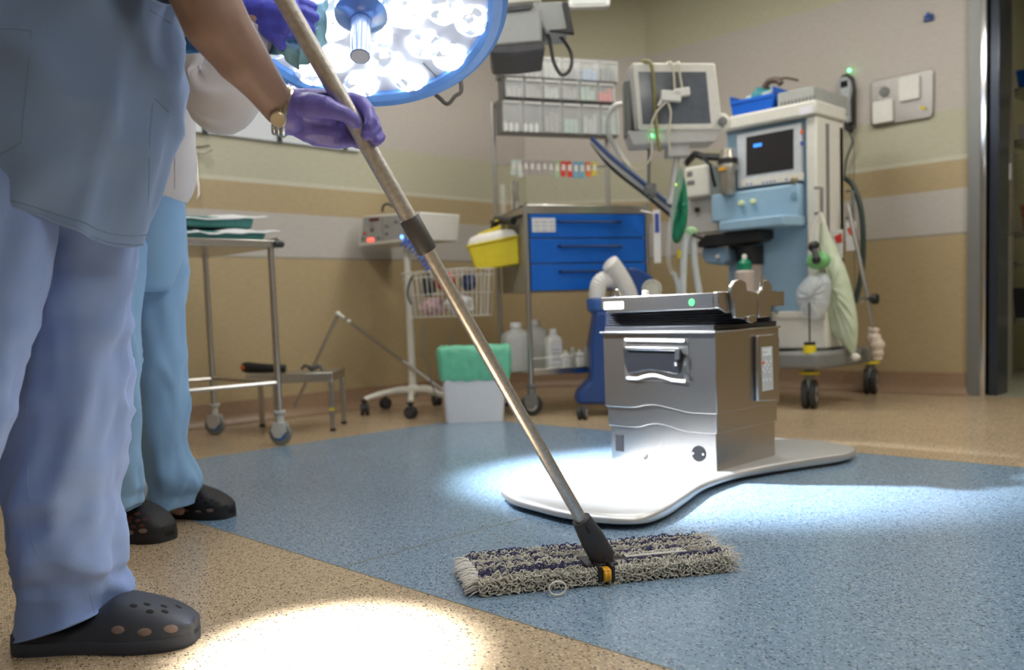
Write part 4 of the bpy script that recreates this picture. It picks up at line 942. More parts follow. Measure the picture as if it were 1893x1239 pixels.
# hanging bags etc. right side
q = Thing('breathing_mask', 'green and black breathing mask hanging at the machine corner', 'mask', T.M @ Vector((.02, -.12, 0)))
def RR(px, py, y=0): return q.at(px, py, y=y)
c = RR(1513, 482); m = MB(); m.ball(c, .06, 12, (1,.7,.75)); part('mask_shell', m, mat('mask_green', sr(120,190,120), .35, alpha=.85), q)
m = MB(); m.ball(RR(1504,455,-.03), .024, 8); m.cyl(RR(1498,462,-.03), RR(1512,450,-.03), .016); m.cyl(RR(1504,458,-.03), RR(1510,480,-.06), .014); m.ball(RR(1509,480,-.05), .022, 8); part('connector', m, BLACK, q)
m = MB(); m.cyl(RR(1506,468,-.04), RR(1508,476,-.05), .013); part('collar', m, LGREY, q)
m = MB(); m.tube(bez(RR(1516,392), RR(1500,430), RR(1499,455)), .004, 6); m.tube(bez(RR(1517,392), RR(1530,430), RR(1525,470)), .004, 6); part('cord', m, CREAM, q)
def sheetbag(t, out, name, mt, th, yl=0, seed=1):
    P = [t.at(a, b, y=yl) for a, b in out]; C = curve([tuple(p) for p in P]+[tuple(P[0])], 5)[:-1]; ce = sum((Vector(p) for p in C), Vector())/len(C)
    m = MB(); n = len(C); rs = []
    for k, dd in ((.0,1),(.35,.96),(.7,.7),(.9,.42),(1,.0)):
        rs.append((k, dd))
    rings = []
    for k, dd in rs: rings.append([ce+(Vector(p)-ce)*max(k,.02)+Vector((0,-th*dd*(1+.5*noise.noise(Vector((i*.5,k*3,seed)))),0)) for i, p in enumerate(C)])
    for k, dd in rs[::-1][1:]: rings.append([ce+(Vector(p)-ce)*max(k,.02)+Vector((0,th*dd,0)) for i, p in enumerate(C)])
    m.rings(rings); return part(name, m, mt, t, sharp=80)
q = Thing('breathing_bag', 'clear plastic bag hanging below the green mask', 'plastic bag', T.M @ Vector((.0, -.1, 0)))
sheetbag(q, [(1497,508),(1520,504),(1534,515),(1536,540),(1530,570),(1518,590),(1500,592),(1484,580),(1473,555),(1476,530)], 'bag', mat('clear_bag', sr(215,222,225), .3, 0, .1, 20, alpha=.62, bump=.3, bs=25), .05, seed=2)
q = Thing('collection_bag', 'long pale green translucent bag knotted at its lower end beside the machine', 'bag', T.M @ Vector((.1, .05, 0)))
sheetbag(q, [(1519,398),(1533,430),(1552,470),(1568,510),(1580,560),(1586,600),(1584,640),(1576,655),(1560,640),(1540,620),(1522,600),(1530,560),(1536,520),(1528,480),(1515,440),(1513,410)], 'bag', mat('green_bag', sr(205,218,190), .35, 0, .08, 12, alpha=.88, bump=.3, bs=20), .05, seed=3)
m = MB(); c = q.at(1581, 660, y=0); m.ball(c, .02, 8, (1,.8,1)); m.ball(c+Vector((.012,0,.0)), .014, 6); part('knot', m, CREAM, q)
# right side rail: hose, drip pole, labels, roll
q = Thing('drip_pole', 'slim steel pole leaning at the back of the machine with a black knob', 'pole', T.M @ Vector((.12, rear-.1, 0)))
m = MB(); m.cyl(q.at(1567,378,y=0), q.at(1603,545,y=0), .011, n=10); m.cyl(q.at(1603,545,y=0), q.at(1613,600,y=0), .008, n=8); m.cyl(q.at(1613,600,y=0), (q.at(1615,640,y=0).x,0,zb1), .008, n=8); part('pole', m, STEEL, q)
m = MB(); c = q.at(1618,553,y=0); m.lathe([(.01,-.03),(.026,-.012),(.026,.012),(.01,.016)], c, 14, M=Matrix.Rotation(pi/2,3,'Y')); m.cyl(q.at(1602,553,y=0), c, .008); part('knob', m, BLACK, q)
m = MB(); m.tube([q.at(1597,550,y=0), q.at(1592,560,y=0)], .008, 8); m.cyl(q.at(1590,552,y=0), q.at(1603,550,y=0), .01); part('joint', m, STEEL, q)
q = Thing('bandage_roll', 'cream cloth bundle standing on the rear of the machine base', 'cloth bundle', T.M @ Vector((.1, rear-.08, zb1)))
m = MB(); P_ = [(1616,606,.026),(1614,620,.032),(1621,636,.036),(1622,652,.03),(1622,664,.024)]
C = spline([tuple(q.at(a, b, y=0))+(r,) for a, b, r in P_], 5); m.tube([c[:3] for c in C], [c[3]*(1+.1*sin(i*1.3)) for i, c in enumerate(C)], 14)
part('bundle', m, mat('cotton', sr(205,190,175), .9, 0, .12, 50, bump=.4, bs=60), q)
q = Thing('suction_hose', 'dark green hose curving down behind the machine', 'hose', T.M @ Vector((.1, rear+.04, 0)))
m = MB(); m.tube(bez(q.at(1563,330,y=0), q.at(1578,345,y=0), q.at(1592,390,y=0), q.at(1596,450,y=0), q.at(1592,510,y=0), q.at(1580,560,y=0)), .014, 10); part('hose', m, mat('dark_green_hose', sr(50,66,62), .4), q)
for i, (px, py) in enumerate(((1549,440),(1573,425))):
    q = Thing('wrapped_catheter', ['white pouch with a red arrow hanging at the machine side, the left one','white pouch with a red arrow hanging at the machine side, the right one'][i], 'pouch', T.M @ Vector((.06, rear-.15+i*.1, 0)))
    a = q.at(px-9, py-14, y=0); b = q.at(px+9, py+38, y=0)
    m = MB(); m.box(a.x, b.x, -.004, .004, b.z, a.z); part('pouch', m, PAPER, q, bevel=.002)
    m = MB(); P_ = [q.at(px-7,py-2,y=-.005), q.at(px+7,py-10,y=-.005), q.at(px+8,py+8,y=-.005), q.at(px-2,py+10,y=-.005)]; m.prism([(p.x,p.z) for p in P_], -.006, -.0045); part('red_mark', m, mat('red_mark', sr(215,60,45), .5), q)

# ================================================================ patient monitor
T = yt('patient_monitor', 'white patient monitor with grey screen and cables draped over it', 'monitor', 1250, 182, 4.1)
fr = poly_on(T, [(1166,119),(1320,119),(1335,243),(1178,243)], 0, .03, WPAINT, 'front_bezel', bevel=.01, seg=3)
m = MB(); P_ = [T.at(a, b, y=0) for a, b in ((1166,122),(1320,122),(1335,241),(1178,241))]
m.prism([(p.x-.01 if i in (0,3) else p.x, p.z) for i, p in enumerate(P_)], 0, .12); part('housing', m, LGREY, T, bevel=.01, seg=3)
poly_on(T, [(1180,133),(1305,133),(1314,228),(1188,230)], -.03, .002, mat('grey_screen', sr(100,106,114), .12, 0, .1), 'screen')
m = MB(); P_ = [T.at(a, b, y=-.02) for a, b in ((1160,242),(1340,236),(1322,262),(1170,268))]; m.prism([(p.x, p.z) for p in P_], -.02, .14); part('lower_tray', m, LGREY, T, bevel=.006)
c = T.at(1334, 226, y=-.02); m = MB(); m.ball(c+Vector((0,.01,0)), .045, 10, (1,.4,1)); m.m = 1; m.lathe([(.02,0),(.02,.012),(.012,.016)], c+Vector((0,-.012,0)), 18, M=Matrix.Rotation(pi/2,3,'X')); part('knob', m, [WPAINT, GREY], T)
m = MB(); m.box(T.at(1152,140,y=.05).x, T.at(1166,140,y=.05).x, .02, .1, T.at(1160,255,y=.05).z, T.at(1160,150,y=.05).z); part('side_mount', m, GREY, T, bevel=.01)
for px in (1204, 1215):
    c = T.at(px, 251, y=-.024); m = MB(); m.ball(c, .008, 7); part('status_light', m, LEDG, T)
m = MB(); a = T.at(1250, 255, y=.06); m.box(a.x-.05, a.x+.05, .0, .1, T.at(1250,292,y=.06).z, T.at(1250,264,y=.06).z); m.cyl((a.x,.05,T.at(1250,292,y=.06).z), (T.at(1235,300,y=.06).x,.05,T.at(1235,380,y=.1).z), .014); part('mount_bracket', m, LGREY, T, bevel=.004)
m = MB(); m.tube([T.at(1200,275,y=.1), T.at(1199,350,y=.1)], .008, 8); m.tube([T.at(1199,350,y=.1), T.at(1195,345,y=.1), T.at(1060,205,y=.12)][:2], .02, 8); part('support_stem', m, GREY, T)
def cable_on(T, pts, r, mt, name, n=8): m = MB(); m.tube(bez(*[T.at(a, b, y=y) for a, b, y in pts]), r, n); return part(name, m, mt, T)
q = yt('draped_cables', 'cream and green monitor cables hanging over the front of the white monitor', 'cables', 1240, 180, 4.02)
OLC = mat('olive_cable', sr(135,130,80), .5); CRC = mat('cream_cable', sr(205,200,180), .5)
m = MB(); m.tube(bez(q.at(1180,117,y=.1),q.at(1192,113,y=.06),q.at(1204,120,y=.03),q.at(1209,160,y=.03),q.at(1211,200,y=.03),q.at(1215,250,y=.0),q.at(1220,280,y=0)), .008, 8); part('olive_cable', m, OLC, q)
for p in (((1232,117,.1),(1240,116,.04),(1245,135,.03),(1247,165,.03)),((1250,117,.1),(1256,117,.04),(1257,140,.03),(1262,168,.03)),((1235,190,.0),(1240,210,.0),(1236,250,-.01),(1238,280,.0)),((1232,188,.0),(1212,210,.0),(1202,240,-.01),(1204,262,0),(1203,290,0),(1185,312,.02),(1165,308,.04),(1148,290,.08))):
    m = MB(); m.tube(bez(*[q.at(a, b, y=y) for a, b, y in p]), .005, 7); part('cream_cable', m, CRC, q)
m = MB()
c1 = q.at(1240,178,y=.005); m.obox(c1, (.09,.03,.045), (0,.1,0)); c2 = q.at(1260,171,y=.005); m.obox(c2, (.07,.03,.035), (0,-.1,0))
for i in range(5): a = q.at(1222-i*1.5, 180+i*4, y=.0); m.cyl(c1+Vector((-.03,0,-.01)), a, .006)
part('connector_block', m, WHITE, q, bevel=.004)
# hoses and arm behind: gas hoses, oxygen bag, corrugated tube
q = yt('gas_hoses', 'blue and grey gas hoses running diagonally from the bin rack to the machine', 'hoses', 1160, 320, 4.62)
for nm_, mt_, r, dyp, yy in (('blue_hose', mat('hose_blue', sr(50,75,125), .4), .011, 0, 0), ('grey_hose', LGREY, .014, 9, .02), ('black_hose', BLACK, .009, 20, .05)):
    m = MB(); m.tube(bez(q.at(1093,255+dyp*.4,y=yy), q.at(1130,290+dyp,y=yy), q.at(1195,342+dyp,y=yy), q.at(1243,382+dyp,y=yy)), r, 9); part(nm_, m, mt_, q)
m = MB(); m.tube(bez(q.at(1196,345,y=-.03), q.at(1204,352,y=-.03), q.at(1206,365,y=-.03)), .022, 10); m.obox(q.at(1203,350,y=-.03), (.05,.05,.05)); part('hose_bracket', m, GREY, q)
m = MB(); m.tube(bez(q.at(1150,192,y=-.1), q.at(1135,197,y=-.1), q.at(1125,215,y=-.08), q.at(1124,245,y=-.05), q.at(1140,275,y=0), q.at(1165,312,y=.0)), .013, 9); part('loop_hose', m, LGREY, q)
q = yt('breathing_reservoir', 'green rubber reservoir bag hanging left of the machine', 'reservoir bag', 1255, 390, 4.35)
sheetbag(q, [(1258,305),(1268,340),(1272,385),(1268,420),(1256,448),(1244,445),(1240,420),(1242,385),(1248,340)], 'bag', GREEN, .05, seed=4)
m = MB(); m.tube(bez(q.at(1263,290,y=-.04), q.at(1258,330,y=-.07), q.at(1246,380,y=-.07), q.at(1238,430,y=-.06), q.at(1236,480,y=-.03), q.at(1243,505,y=0)), .013, 9); part('clear_tube', m, GLASSY, q)
m = MB(); c = q.at(1247, 341, y=-.08); m.ball(c, .008, 7); part('yellow_light', m, mat('yellow_led', (.6,1,.1), .4, emit=4), q)
q = yt('breathing_circuit', 'corrugated translucent breathing tubes with a pale green cap left of the machine', 'breathing tubes', 1280, 470, 4.25)
CORR = mat('corrugated_clear', sr(205,212,212), .3, 0, .05, alpha=.75)
corr(q, [q.at(1275,430,y=0), q.at(1268,445,y=0), q.at(1264,490,y=0), q.at(1262,560,y=0)], .016, CORR, 'tube')
corr(q, [q.at(1278,430,y=.02), q.at(1282,460,y=.02), q.at(1286,500,y=.02), q.at(1296,560,y=.02)], .016, CORR, 'tube')
corr(q, [q.at(1246,505,y=.05), q.at(1254,530,y=.05), q.at(1256,575,y=.05)], .012, CORR, 'tube')
m = MB(); c = q.at(1278, 428, y=0); m.ball(c, .03, 10, (1,.8,.8)); part('green_cap', m, mat('pale_green_cap', sr(160,200,150), .4), q)
m = MB(); c = q.at(1278, 432, y=0); m.cyl(c, q.at(1296, 440, y=-.05), .009); part('bracket', m, BLACK, q)
m = MB(); c = q.at(1256, 470, y=.04); m.obox(c, (.02,.02,.04)); part('yellow_clip', m, YELLOW, q)

# ================================================================ ceiling pendant monitor above the trolley
q = yt('ceiling_pendant', 'grey ceiling pendant boom housing with a screen seen from below, at the top edge', 'pendant', 975, 40, 3.6)
PG = mat('pendant_grey', sr(168,172,170), .45, 0, .03)
P_ = [q.at(a, b, y=0) for a, b in ((900,22),(1000,14),(1003,78),(905,86))]
m = MB(); m.prism([(p.x,p.z) for p in P_]+[] , 0, .3); part('housing', m, PG, q, bevel=.01)
P_ = [q.at(a, b, y=-.01) for a, b in ((903,86),(1005,76),(1008,93),(955,100),(908,101))]; m = MB(); m.prism([(p.x,p.z) for p in P_], -.01, .3); part('lower_bumper', m, DGREY, q, bevel=.008)
P_ = [q.at(a, b, y=-.01) for a, b in ((925,14),(982,8),(982,16),(925,22))]; m = MB(); m.prism([(p.x,p.z) for p in P_], -.01, .02); part('upper_bumper', m, DGREY, q)
P_ = [q.at(a, b, y=.02) for a, b in ((984,4),(1040,2),(1052,56),(1010,60),(1003,50))]; m = MB(); m.prism([(p.x,p.z) for p in P_], .02, .2); part('side_housing', m, PG, q, bevel=.008)
P_ = [q.at(a, b, y=.0) for a, b in ((1040,2),(1050,4),(1062,62),(1015,55),(1050,52))]; m = MB(); m.prism([(p.x,p.z) for p in P_], .0, .03); part('screen_edge', m, BLACK, q, bevel=.003)
m = MB(); P_ = [q.at(a, b, y=.1) for a, b in ((925,16),(1000,10),(1000,-60),(925,-60))]; m.prism([(p.x,p.z) for p in P_], .05, .25); part('upper_housing', m, WPAINT, q, bevel=.006)
c = q.at(960, -60, y=.15); m = MB(); m.cyl(c, (c.x, c.y, CEIL-q.o.location.z), .06); part('drop_tube', m, WPAINT, q)
m = MB(); m.tube(bez(q.at(1006,52,y=.05), q.at(1016,75,y=.05), q.at(1024,115,y=.05), q.at(1038,138,y=.05), q.at(1054,128,y=.06), q.at(1056,100,y=.08), q.at(1040,72,y=.1), q.at(1016,52,y=.1)), .0075, 8); part('cable_loop', m, DGREY, q)
q = yt('upper_screen', 'pale flat screen edge at the top of the corner wall', 'screen', 1090, 3, 4.9)
a = q.at(1052, 14, y=0); b = q.at(1126, -60, y=0); m = MB(); m.prism(rrect(a.x, b.x, a.z, b.z, .015), 0, .05); part('frame', m, LGREY, q, bevel=.004)
a = q.at(1058, 8, y=-.004); b = q.at(1120, -54, y=0); m = MB(); m.box(a.x, b.x, -.003, 0, a.z, b.z); part('glass', m, PG, q)
c = q.at(1090, -20, y=.05); m = MB(); m.cyl(c, (c.x,.08,CEIL-q.o.location.z), .02); part('drop_rod', m, LGREY, q)

# ================================================================ operating lamps
def lamp_matrix(c, tgt, roll=0):
    z = (c-tgt).normalized(); x = Vector((0,0,1)).cross(z).normalized(); y = z.cross(x)
    M = Matrix(((x.x,y.x,z.x,c.x),(x.y,y.y,z.y,c.y),(x.z,y.z,z.z,c.z),(0,0,0,1)))
    return M @ Matrix.Rotation(roll, 4, 'Z')
LRIM = mat('blue_lamp_rim', sr(100,148,214), .35, 0, .04)
LFACE = mat('lamp_face', sr(222,222,228), .45, 0, .02)
def lens_mat():
    m = bpy.data.materials.new('lit_reflector'); m.use_nodes = True; nt = m.node_tree; b = nt.nodes['Principled BSDF']; L = nt.links.new
    tc = nt.nodes.new('ShaderNodeTexCoord'); v = nt.nodes.new('ShaderNodeTexVoronoi'); v.inputs['Scale'].default_value = 48; L(tc.outputs['Object'], v.inputs['Vector'])
    n = nt.nodes.new('ShaderNodeTexNoise'); n.inputs['Scale'].default_value = 14; L(tc.outputs['Object'], n.inputs[0])
    sx = nt.nodes.new('ShaderNodeSeparateColor'); L(v.outputs['Color'], sx.inputs[0])
    mu = nt.nodes.new('ShaderNodeMath'); mu.operation = 'MULTIPLY'; L(sx.outputs[0], mu.inputs[0]); L(n.outputs[0], mu.inputs[1])
    r = nt.nodes.new('ShaderNodeMapRange'); r.inputs['From Min'].default_value = .08; r.inputs['From Max'].default_value = .3; r.inputs['To Min'].default_value = .5; r.inputs['To Max'].default_value = 7; L(mu.outputs[0], r.inputs[0])
    b.inputs['Base Color'].default_value = (.6,.65,.75,1); b.inputs['Metallic'].default_value = .6; b.inputs['Roughness'].default_value = .2
    b.inputs['Emission Color'].default_value = (.82,.9,1,1); L(r.outputs[0], b.inputs['Emission Strength']); return m
LENS = lens_mat()
def build_lamp(label, M, R_):
    T = Thing('operating_lamp', label, 'surgical lamp', M=M)
    m = MB(); m.lathe([(R_-.045,.004),(R_-.043,-.012),(R_-.03,-.022),(R_-.01,-.02),(R_+.004,-.006),(R_+.006,.03),(R_-.01,.06),(R_-.045,.06)], n=96); part('rim', m, LRIM, T)
    m = MB(); m.lathe([(R_-.04,.07),(.2,.12),(.08,.14)], n=64); part('back_shell', m, LFACE, T)
    m = MB(); m.lathe([(.0001,.0),(R_-.042,.0),(R_-.042,.05),(.0001,.05)], n=96); fc = part('face', m, LFACE, T)
    for k in range(8):
        m = MB(); a = k*pi/4+.2; p = Vector((cos(a), sin(a), 0)); m.cyl(p*(R_*.7)+Vector((0,0,-.0005)), p*(R_-.043)+Vector((0,0,-.0005)), .0022, n=6); part('face_seam', m, GREY, fc)
    pos = [(.125, k*60+20) for k in range(6)]+[(.222, k*36+8) for k in range(10)]+[(.305, k*27.7) for k in range(13)]
    for rr, a in pos:
        rr = rr*(R_/.39)
        a = math.radians(a); c = Vector((rr*cos(a), rr*sin(a), 0)); rl = .049*(R_/.37)
        m = MB(); m.lathe([(rl,-.002),(rl*.97,-.007),(rl*.8,-.014),(rl*.45,-.019),(.001,-.021)], c, 28); part('reflector', m, LENS, T)
    m = MB(); m.lathe([(.05,-.018),(.062,-.03),(.06,-.045),(.04,-.058),(.022,-.064)], n=32); part('handle_base', m, mat('handle_blue', sr(110,150,215), .2, 0, .04, trans=.3), T)
    m = MB(); m.lathe([(.0225,-.06),(.0215,-.165),(.0225,-.17)], n=28); m.m = 1; m.lathe([(.0195,-.1705),(.0195,-.1712)], n=28); part('handle', m, [mat('handle_blue', (.3,.4,.8)), LFACE], T)
    return T
LC = DP(668, 2, 2.12); LT = G(640, 1205)
lm1 = build_lamp('large round operating lamp with a blue rim and lit reflectors at the top', lamp_matrix(LC, LT), .335)
lm1.o['label'] = 'large round operating lamp with a blue rim and lit reflectors, being wiped'
m = MB(); z_ = .14; m.tube(bez((0,0,.12),(0,0,.25),(0,.1,.38),(0,.35,.6),(0,.7,.9)), .03, 12); part('support_arm', m, WPAINT, lm1)
a = lm1.I @ DP(800, 165, 2.42); b = lm1.I @ DP(828, 192, 2.42); c = lm1.I @ DP(853, 165, 2.42); d = lm1.I @ DP(845, 120, 2.42)
m = MB(); m.tube(bez(a+Vector((-.02,.06,0)), a, (a+b)/2+Vector((0,-.008,0)), b, (b+c)/2, c, d), .006, 8); part('cable_loop', m, mat('taupe_cable', sr(120,112,100), .5), lm1)
L2C = Vector((0,0,0)); L2C = ZR @ Vector((-1.15, 3.02, 2.08))
L2T = G(1215, 872)
lm2 = build_lamp('second operating lamp hanging above the people, out of the picture', lamp_matrix(L2C, L2T), .355)
m = MB(); m.tube(bez((0,0,.12),(0,0,.25),(0,.15,.4),(0,.3,.5)), .03, 12); part('support_arm', m, WPAINT, lm2)
def spot(name, T, tgt, energy, ang, blend, rad, col=(.93,.96,1)):
    l = bpy.data.lights.new(name, 'SPOT'); l.energy = energy; l.spot_size = math.radians(ang); l.spot_blend = blend; l.shadow_soft_size = rad; l.color = col
    o = bpy.data.objects.new(name, l); COL.objects.link(o); c = T.M @ Vector((0,0,-.19)); o.location = c
    o.rotation_euler = (Vector(tgt)-c).to_track_quat('-Z','Y').to_euler(); return o
spot('lamp_beam', lm1, G(612, 1212), 850, 23, .6, .06)
spot('lamp_beam', lm2, G(1265, 880), 2300, 34, .8, .07, (.84,.91,1))

# ================================================================ mop
def yl_thing(name, label, cat, px, py, group=None, rz=YAW):
    g = G(px, py); return Thing(name, label, cat, (g.x, g.y, 0), rz, group)
A = G(872, 1088); B = G(1338, 1042); ax_ = (B-A); rzm = math.atan2(ax_.y, ax_.x); mid = (A+B)/2
T = Thing('mop', 'flat dust mop with a long aluminium pole and looped white and navy yarn pad', 'mop', (mid.x, mid.y, 0), rzm)
HL = ax_.length/2; y0_ = -.02; y1_ = T.at(885, 1040, z=.03).y
YF = min(-.03, T.at(1100, 1082, z=0).y); YB = T.at(1090, 1005, z=.035).y
WD = YB-YF; yc = (YF+YB)/2; HP = .034
WY = mat('white_yarn', sr(205,203,192), .9, 0, .1, 90, sheen=.3); NY = mat('navy_yarn', sr(52,52,105), .9, 0, .15, 90, sheen=.3)
m = MB(); n_ = 40; rs = []
for i in range(n_+1):
    u_ = -1+2*i/n_; e = 1-max(0, abs(u_)-.93)/.07*.35; x = u_*HL
    ring = []
    for (py_, pz) in rrect(-WD/2, WD/2, .002, HP-.004, .014, 4):
        nn = noise.noise(Vector((x*30, py_*30, pz*30)))*.003
        ring.append((x, yc+py_*e*(1+nn*6), max(.001, .017+(pz-.017)*e+nn)))
    rs.append(ring)
m.rings(rs); pad = part('mop_pad', m, mat('pad_backing', sr(150,148,140), .9, 0, .2, 120, bump=.5, bs=300), T, sharp=70)
def arch(m, c, u, n, w, h, r, k=6, lean=0.):
    pts = []
    for i in range(k+1):
        a = pi*i/k; s_ = 1.25*sin(a)**.7
        pts.append(c+u*(-cos(a)*w*(1+.5*sin(a)))+n*(h*s_*.8)+u*lean*sin(a))
    m.tube(pts, r, 4, cap=False)
mw, mn = MB(), MB(); J = T.at(1122, 1064, y=YF-.012)
rl_ = R
nr = 11
for j in range(nr):
    v = -.47+.94*j/(nr-1); navy = j in (1, 2, 5, 8, 10)
    for i in range(118):
        u_ = -.95+1.9*(i+.5*(j % 2)+rl_.uniform(-.3,.3))/118
        x = u_*HL; yy = yc+v*WD+rl_.uniform(-.003,.003)
        # recessed bare strip right of the joint
        if .1 < u_ < .72 and j in (2,3): continue
        if abs(x-J.x) < .042 and v < .12: continue
        c = Vector((x, yy, HP-.007)); ang = rl_.uniform(-.9,.9)
        uu = Vector((cos(ang), sin(ang), 0)); nn_ = Vector((rl_.uniform(-.5,.5), rl_.uniform(-.5,.3), 1)).normalized()
        arch(mn if navy and rl_.random() < .9 else mw, c, uu, nn_, rl_.uniform(.0035,.0058), rl_.uniform(.009,.017), rl_.uniform(.001,.0014))
for side, yy, ny in ((0, yc-WD/2, -1), (1, yc+WD/2, 1)):
    for row in range(6):
        for i in range(112):
            x = (-.96+1.92*(i+rl_.uniform(-.4,.4))/112)*HL; z = .004+row*.0055
            if side == 0 and abs(x-J.x) < .016 and z > .008: continue
            nn_ = Vector((rl_.uniform(-.3,.3), ny, rl_.uniform(-.5,.4))).normalized(); ang = rl_.uniform(-1.2,1.2)
            arch(mw, Vector((x, yy-ny*.003, z)), Vector((cos(ang), 0, sin(ang))), nn_, rl_.uniform(.0035,.005), rl_.uniform(.008,.014), .0013)
part('white_loops', mw, WY, pad, kind='stuff', sharp=80)
part('navy_loops', mn, NY, pad, kind='stuff', sharp=80)
# frayed ends
mf = MB(); mb_ = MB()
for i in range(420):
    u_ = rl_.random(); z = rl_.uniform(.004, HP-.002); yy = yc+(u_-.5)*WD*.9
    L_ = rl_.uniform(.02,.035); p = Vector((-HL*.95, yy, z)); d = Vector((-1, (u_-.5)*.5+rl_.uniform(-.15,.15), rl_.uniform(-.35,.1)))
    q1 = p+d*L_*.6+Vector((0,0,.003)); q2 = p+d*L_; q2.z = max(q2.z, .002); mf.tube([p, q1, q2], [.0014,.0013,.0008], 4, cap=False)
part('left_fringe', mf, mat('white_fringe', sr(222,220,215), .85, 0, .06), pad, kind='stuff', sharp=80, label='frayed white left end')
for i in range(520):
    u_ = rl_.random(); z = rl_.uniform(.004, HP); yy = yc+(u_-.5)*WD*.9
    p = Vector((HL*.93, yy, z)); a = rl_.uniform(-1,1); L_ = rl_.uniform(.015,.045)
    d1 = Vector((cos(a), sin(a), rl_.uniform(-.3,.5))); d2 = (d1+Vector((rl_.uniform(-.8,.8), rl_.uniform(-.8,.8), rl_.uniform(-.9,.2))))
    q1 = p+d1*L_*.5; q2 = q1+d2*L_*.4; q1.z = max(q1.z,.002); q2.z = max(q2.z,.002)
    mb_.tube([p, q1, q2], [.0012,.001,.0006], 4, cap=False)
part('right_fringe', mb_, mat('grey_fringe', sr(205,203,196), .9, 0, .1), pad, kind='stuff', sharp=80, label='fuzzy grey right end')
m = MB(); c = T.at(1028, 1092, z=.008); m.tube([c+Vector((cos(a)*.0165, -.012, sin(a)*.0165+.006 if False else sin(a)*.013+.008)) for a in [k*pi/12 for k in range(24)]], .002, 6, closed=True); part('plastic_tag', m, CREAM, T)
# frame + joint
J = T.at(1122, 1064, y=YF-.012)
m = MB(); m.box(-HL*.1, HL*.72, yc-.035, yc+.01, HP-.008, HP-.002); m.box(J.x-.034, J.x+.034, yc-.07, yc+.0, HP-.012, HP+.002); m.box(J.x-.017, J.x-.0085, YF-.014, yc-.03, .008, HP+.006); m.box(J.x+.0085, J.x+.017, YF-.014, yc-.03, .008, HP+.006); part('mop_frame', m, BLACK, T, bevel=.003)
m = MB(); m.box(HL*.2, HL*.7, yc-.032, yc-.004, HP-.002, HP); part('pocket_flap', m, mat('flap_grey', sr(190,190,186), .8), T)
Jp = T.at(1122, 1064, y=YF-.012)
m = MB(); m.lathe([(.013,-.007),(.014,-.006),(.014,-.001),(.0125,0),(.014,.001),(.014,.006),(.013,.007)], (Jp.x, YF-.008, Jp.z), 20, 'x'); m.box(Jp.x-.0078, Jp.x-.0006, YF-.018, YF+.01, Jp.z-.009, Jp.z+.012); m.box(Jp.x+.0006, Jp.x+.0078, YF-.018, YF+.01, Jp.z-.009, Jp.z+.012); part('yellow_hinge', m, mat('amber_plastic', sr(225,165,40), .4), T, bevel=.002)
# pole : from the joint up to the top, leaning back towards the person
Pb = DP(1124, 1047, 1.752); Pt = DP(525, 0, 1.40)
pb, pt = T.loc(Pb), T.loc(Pt); dr = (pt-pb).normalized()
def pole_px(py):   # parameter along the pole where it is seen at that image row
    lo, hi = 0, 1.6
    for _ in range(40):
        mi = (lo+hi)/2; w_ = (Pb+(Pt-Pb)*mi)-CP; yy = PCY-FPX*w_.dot(Up)/w_.dot(Fw)
        if yy > py: lo = mi
        else: hi = mi
    return lo
Lp = (pt-pb).length
s1 = pole_px(968)*Lp; s2 = pole_px(462)*Lp; s3 = pole_px(405)*Lp
m = MB(); m.tube([pb+dr*s1, pb+dr*s2], .0118, 20); lower = part('lower_pole', m, ALU, T)
m = MB(); m.tube([pb+dr*s3, pb+dr*(Lp*1.28)], .0142, 20); part('upper_pole', m, mat('worn_aluminium', (.55,.53,.5), .42, .9, .15, 120, bump=.08, bs=250), T)
m = MB(); m.tube([pb+dr*(s2-.002), pb+dr*(s2+.001), pb+dr*(s3-.001), pb+dr*(s3+.002)], [.0165,.0175,.0175,.0165], 24); part('collar', m, mat('collar_grey', sr(78,76,74), .4), T)
sj = pole_px(960)*Lp; sb = pole_px(1052)*Lp
# joint sleeve (flattened)
side = dr.cross(Vector((0,1,0))).normalized(); fr_ = dr.cross(side).normalized()
m = MB(); rs = []
for k in range(13):
    s_ = sb+(sj-sb)*k/12; w_ = .025 if k < 8 else .025-.006*(k-7)/5
    if k == 0: w_ = .011
    if k == 1: w_ = .0185
    dd = .012 if k < 7 else .012+.0055*(k-6)/6
    rs.append([pb+dr*s_+side*(cos(2*pi*j/24)*w_)+fr_*(sin(2*pi*j/24)*dd) for j in range(24)])
m.rings(rs); sl = part('joint_sleeve', m, mat('sleeve_black', sr(56,56,62), .5, 0, .05), T)
m = MB(); c = pb+dr*(sb+(sj-sb)*.16); c2 = c+fr_*.0128*(1 if (T.M.to_3x3()@fr_).dot(FV) < 0 else -1); m.tube([c, c2+(c2-c)*.1], .005, 14); m.m = 1; m.tube([c, c2+(c2-c)*.12], .0025, 10); part('rivet', m, [DGREY, STEEL], sl)
m = MB(); c = pb+dr*(sb+(sj-sb)*.78); e_ = (c2-(pb+dr*(sb+(sj-sb)*.16))).normalized(); m.tube([c+e_*.0155, c+e_*.0165+dr*.022], .0022, 6); part('slot', m, BLACK, sl)

